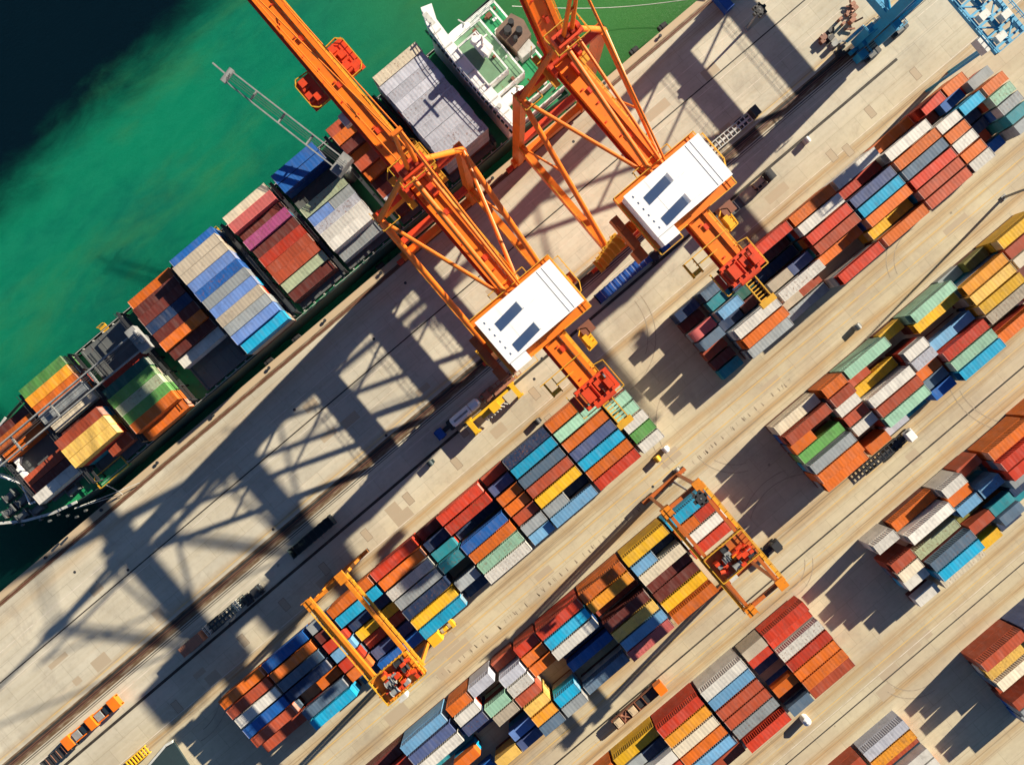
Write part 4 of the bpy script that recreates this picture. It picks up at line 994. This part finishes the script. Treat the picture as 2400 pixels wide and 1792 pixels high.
m = MB(); m.box(u-8.2,u+8.2,v-1.3,v-1.05,.8,1.9); m.box(u-8.2,u+8.2,v+1.05,v+1.3,.8,1.9); m.box(u-8,u+8,v-1.05,v+1.05,.8,1.0)
for a, b in ((-8.2,-6.0),(-.9,.9),(5.9,8.2)): m.box(u+a,u+b,v-1.5,v+1.5,1.0,2.6)
m.build('body', 'crane', root)
for a in (-5.6,-3.2,1.3,3.8):
    m = MB(); m.box(u+a,u+a+1.9,v-.95,v+.95,1.6,2.1); o = m.build('bay_panel', 'grey' if a in (-5.6,1.3) else 'glass', root)
m = MB(); wheels(m, [-7,-5.6,5.6,7], u, v, 1.1); m.build('wheel', 'rubber', root)
gondola(136,1768,9.5,'dark gravel filled trailer below the orange carrier','dark', hgt=1.2, ribs='tarp', open_top=False)
u, v = P(322,1775,1.5); root = empty('yellow_platform_cart', u, v, 0, 'small yellow slatted platform cart at the bottom edge', 'cart')
m = MB(); m.box(u-3,u+3,v-1.1,v-.9,.7,1.5); m.box(u-3,u+3,v+.9,v+1.1,.7,1.5)
for k in range(8): m.box(u-3+k*.82,u-2.75+k*.82,v-.9,v+.9,1.2,1.45)
m.box(u-3,u+3,v-.1,v+.1,.9,1.2); m.build('slatted_frame', 'yellow', root)
m = MB(); wheels(m, [-2.2,2.2], u, v, .8, .45); m.build('wheel', 'rubber', root)
# dark shed roof with pale wall at the bottom edge
pts = [P(*q) for q in ((330,1815),(392,1742),(408,1733),(448,1795),(470,1830),(400,1860))]
m = MB().prism(pts, 0, .5); o = m.build('sunken_pit_cover', 'shed'); tag(o, 'dark pit cover with pale rim at the bottom edge', 'pit cover')
m = MB()
for a, b in zip(pts[:2], pts[1:3]): m.beam((*a,.5),(*b,.5),.5,1.0)
m.build('rim', 'pale', o)
# vehicle by the middle row: white cabs and black tractors
u, v = P(2128,1024,2); tractor(u-1.2, v, 1, 'white cab tractor waiting beside the right middle yard stack', 'white')
u, v = P(2065,1070,1.5); trailer(u+.6, v, 12.2, 'black skeletal trailer beside the right middle yard stack', 'dark')
u, v = P(1803,1290,1.5); tractor(u, v, 1, 'black tractor beside the rusty orange yard crane', 'dark')
u, v = P(1889,1688,1.5); m = MB(); m.tube((u,v,0),(u,v,2.2),1.0,1.0,18); m.tube((u,v,2.2),(u,v,2.6),1.0,.3,18); o = m.build('water_tank', 'white', org=(u,v,0)); tag(o, 'small round white tank beside the grey blue container of third row', 'water tank')
u, v = P(1690,1350,1.5)
u, v = P(1497,1650,1.5); root = empty('straddle_truck', u, v, 0, 'orange truck with black hold and tan crates in the lower middle lane', 'truck')
m = MB(); m.box(u+5.4,u+7.6,v-1.35,v+1.35,.9,3.0); cab = m.build('cab', 'crane', root)
m = MB(); m.box(u+7.55,u+7.65,v-1.1,v+1.1,1.9,2.7); m.build('window', 'glass', cab)
m = MB(); m.box(u-7.6,u+5.4,v-1.2,v+1.2,.8,1.1); m.box(u-7.6,u+5.4,v-1.3,v-1.15,1.1,1.8); m.box(u-7.6,u+5.4,v+1.15,v+1.3,1.1,1.8)
for a in (-7.6,-5.2,-3,-.6,1.6): m.box(u+a,u+a+.2,v-1.2,v+1.2,1.1,2.0)
m.build('bed', 'cranedk', root)
m = MB(); m.box(u+1.9,u+5.1,v-1.0,v+1.0,1.1,1.9); m.box(u-.3,u+1.4,v-.9,v+.9,1.1,1.7); m.build('hold', 'dark', root)
m = MB(); wheels(m, [-6.4,-5.1,4,6.4], u, v, 1.1); m.build('wheel', 'rubber', root)
for a in (-7.2,-2.8):
    m = MB().box(u+a,u+a+1.7,v-.95,v+.95,1.12,2.3); m.box(u+a+.3,u+a+1.4,v-.6,v+.6,2.3,2.36); o = m.build('tan_crate', 'wood', org=(u+a,v,1.1)); tag(o, 'tan square crate at the %s of the orange truck bed' % ('tail' if a < -5 else 'middle'), 'crate', 'crates on the orange truck')
m = MB().box(u-5,u-3.2,v-1,v+.9,1.12,1.7); m.beam((u-5,v-.9,1.8),(u-3.3,v+.8,1.9),.3); m.beam((u-5,v+.8,1.8),(u-3.3,v-.9,1.9),.3); o = m.build('crossed_frame', 'tarp', org=(u-4,v,1.1)); tag(o, 'brown crossed steel frame between the crates on the truck', 'steel frame')
# flat racks and rubble piles at the upper quay
rr = random.Random(5)
for i, (px, py, s) in enumerate([(1985,50,3.2),(1945,85,2.0),(1962,105,2.2),(1925,95,1.6),(1968,128,1.3),(1990,22,1.8)]):
    u, v = P(px, py); m = MB()
    for k in range(9):
        a = u+rr.uniform(-s,s)*.6; b = v+rr.uniform(-s,s)*.5; w_ = rr.uniform(.3,.8)
        if k%2: m.beam((a,b,rr.uniform(.2,.8)),(a+rr.uniform(-1,1)*s*.6,b+rr.uniform(-1,1)*s*.6,rr.uniform(.3,1.4)),.35,.3)
        else: m.box(a-w_,a+w_,b-w_*.7,b+w_*.7,0,rr.uniform(.5,1.5))
    o = m.build('scrap_gear', ('tarp','dark','grey','cranedk','dark','tarp')[i], org=(u,v,0)); tag(o, 'loose pile of dark lashing gear on the quay by the blue crane', 'lashing gear', 'piles of lashing gear by the blue crane')
u, v = P(1694,8,1); m = MB().box(u-1.1,u+1.1,v-2.2,v+2.2,.2,2.4); m.box(u-1.2,u+1.2,v-2.3,v-2.1,0,2.5); m.box(u-1.2,u+1.2,v+2.1,v+2.3,0,2.5); o = m.build('blue_skip', 'blued', org=(u,v,0)); tag(o, 'small bright blue skip on the quay near the top edge', 'skip')
# parked dark cars near the blue crane
for i, (px, py) in enumerate(((2108,70),(2044,127))):
    u, v = P(px, py, .7); root = empty('parked_car', u, v, 0, 'dark parked car %s on the pale apron' % ('farther right of the blue crane leg' if i == 0 else 'just below the blue crane leg'), 'car', 'dark cars by the blue crane')
    m = MB(); m.prism([(u-2.3,v-.7),(u-2.0,v-.9),(u+2.0,v-.9),(u+2.3,v-.65),(u+2.3,v+.65),(u+2.0,v+.9),(u-2.0,v+.9),(u-2.3,v+.7)], .35, .95); m.build('body', 'dark', root)
    m = MB(); m.prism([(u-1.6,v-.75),(u+1.0,v-.75),(u+1.0,v+.75),(u-1.6,v+.75)], .95, 1.3); m.build('window', 'glass', root)
    m = MB(); m.box(u-1.3,u+.6,v-.68,v+.68,1.3,1.42); m.build('roof', 'hatch', root)
    m = MB(); wheels(m, [-1.4,1.4], u, v, .8, .33); m.build('wheel', 'rubber', root)
for i, (px, py, mt_, lab) in enumerate(((1541,1072,'yellow','small yellow and black cable reel near the row end'),(1560,1050,'white','small white electrical cabinet by the row end'),(1262,985,'dark','dark twistlock bin below the spreader'),(1588,1100,'grey','grey generator skid beside the floodlight mast'),(1012,1082,'shed','dark blue winch block at the end of the hose line'),(870,1590,'pale','pale cable drum below the amber yard crane'),(2008,764,'grey','grey inspection post in the yellow lined lane'),(1890,330,'pale','pale bollard block near the blue crane'))):
    u, v = P(px, py); m = MB(); m.box(u-.7,u+.7,v-.5,v+.5,0,.9); m.tube((u-.3,v-.7,1.1),(u-.3,v+.7,1.1),.6,.6,12); m.box(u-1.0,u-.8,v-.7,v+.7,0,1.3)
    o = m.build('apron_equipment', mt_, org=(u,v,0)); tag(o, lab, 'equipment')
# ------------------------------------------------------------------ light, world, camera
EL = 22.0; DL = 5.5
sun = bpy.data.lights.new('sun', 'SUN'); sun.energy = 5.0; sun.angle = R(.55); sun.color = (1,.88,.70)
so = bpy.data.objects.new('sun', sun); COL.objects.link(so)
d = Vector((math.cos(R(DL))*math.cos(R(EL)), math.sin(R(DL))*math.cos(R(EL)), math.sin(R(EL))))
so.rotation_euler = d.to_track_quat('Z', 'Y').to_euler(); so.location = (60, 20, 120)
wd = bpy.data.worlds.new('World'); sc.world = wd; wd.use_nodes = True
nt = wd.node_tree; bg = nt.nodes['Background']
sky = nt.nodes.new('ShaderNodeTexSky'); sky.sky_type = 'NISHITA'; sky.sun_disc = False
sky.sun_elevation = R(EL); sky.sun_rotation = math.atan2(d.x, d.y)
nt.links.new(sky.outputs[0], bg.inputs[0]); bg.inputs[1].default_value = .05
sky.air_density = .55; sky.dust_density = .2; sky.ozone_density = 3.0
cam = bpy.data.cameras.new('camera'); co = bpy.data.objects.new('camera', cam); COL.objects.link(co)
co.location = (0,0,H); co.rotation_euler = (0,0,-TH)
cam.sensor_width = 36; cam.lens = 36*F/2400; cam.clip_start = 1; cam.clip_end = 6000
sc.camera = co
sc.render.resolution_x = 1024; sc.render.resolution_y = 764
sc.view_settings.view_transform = 'Standard'; sc.view_settings.look = 'None'
sc.view_settings.exposure = 1.27; sc.view_settings.gamma = 1
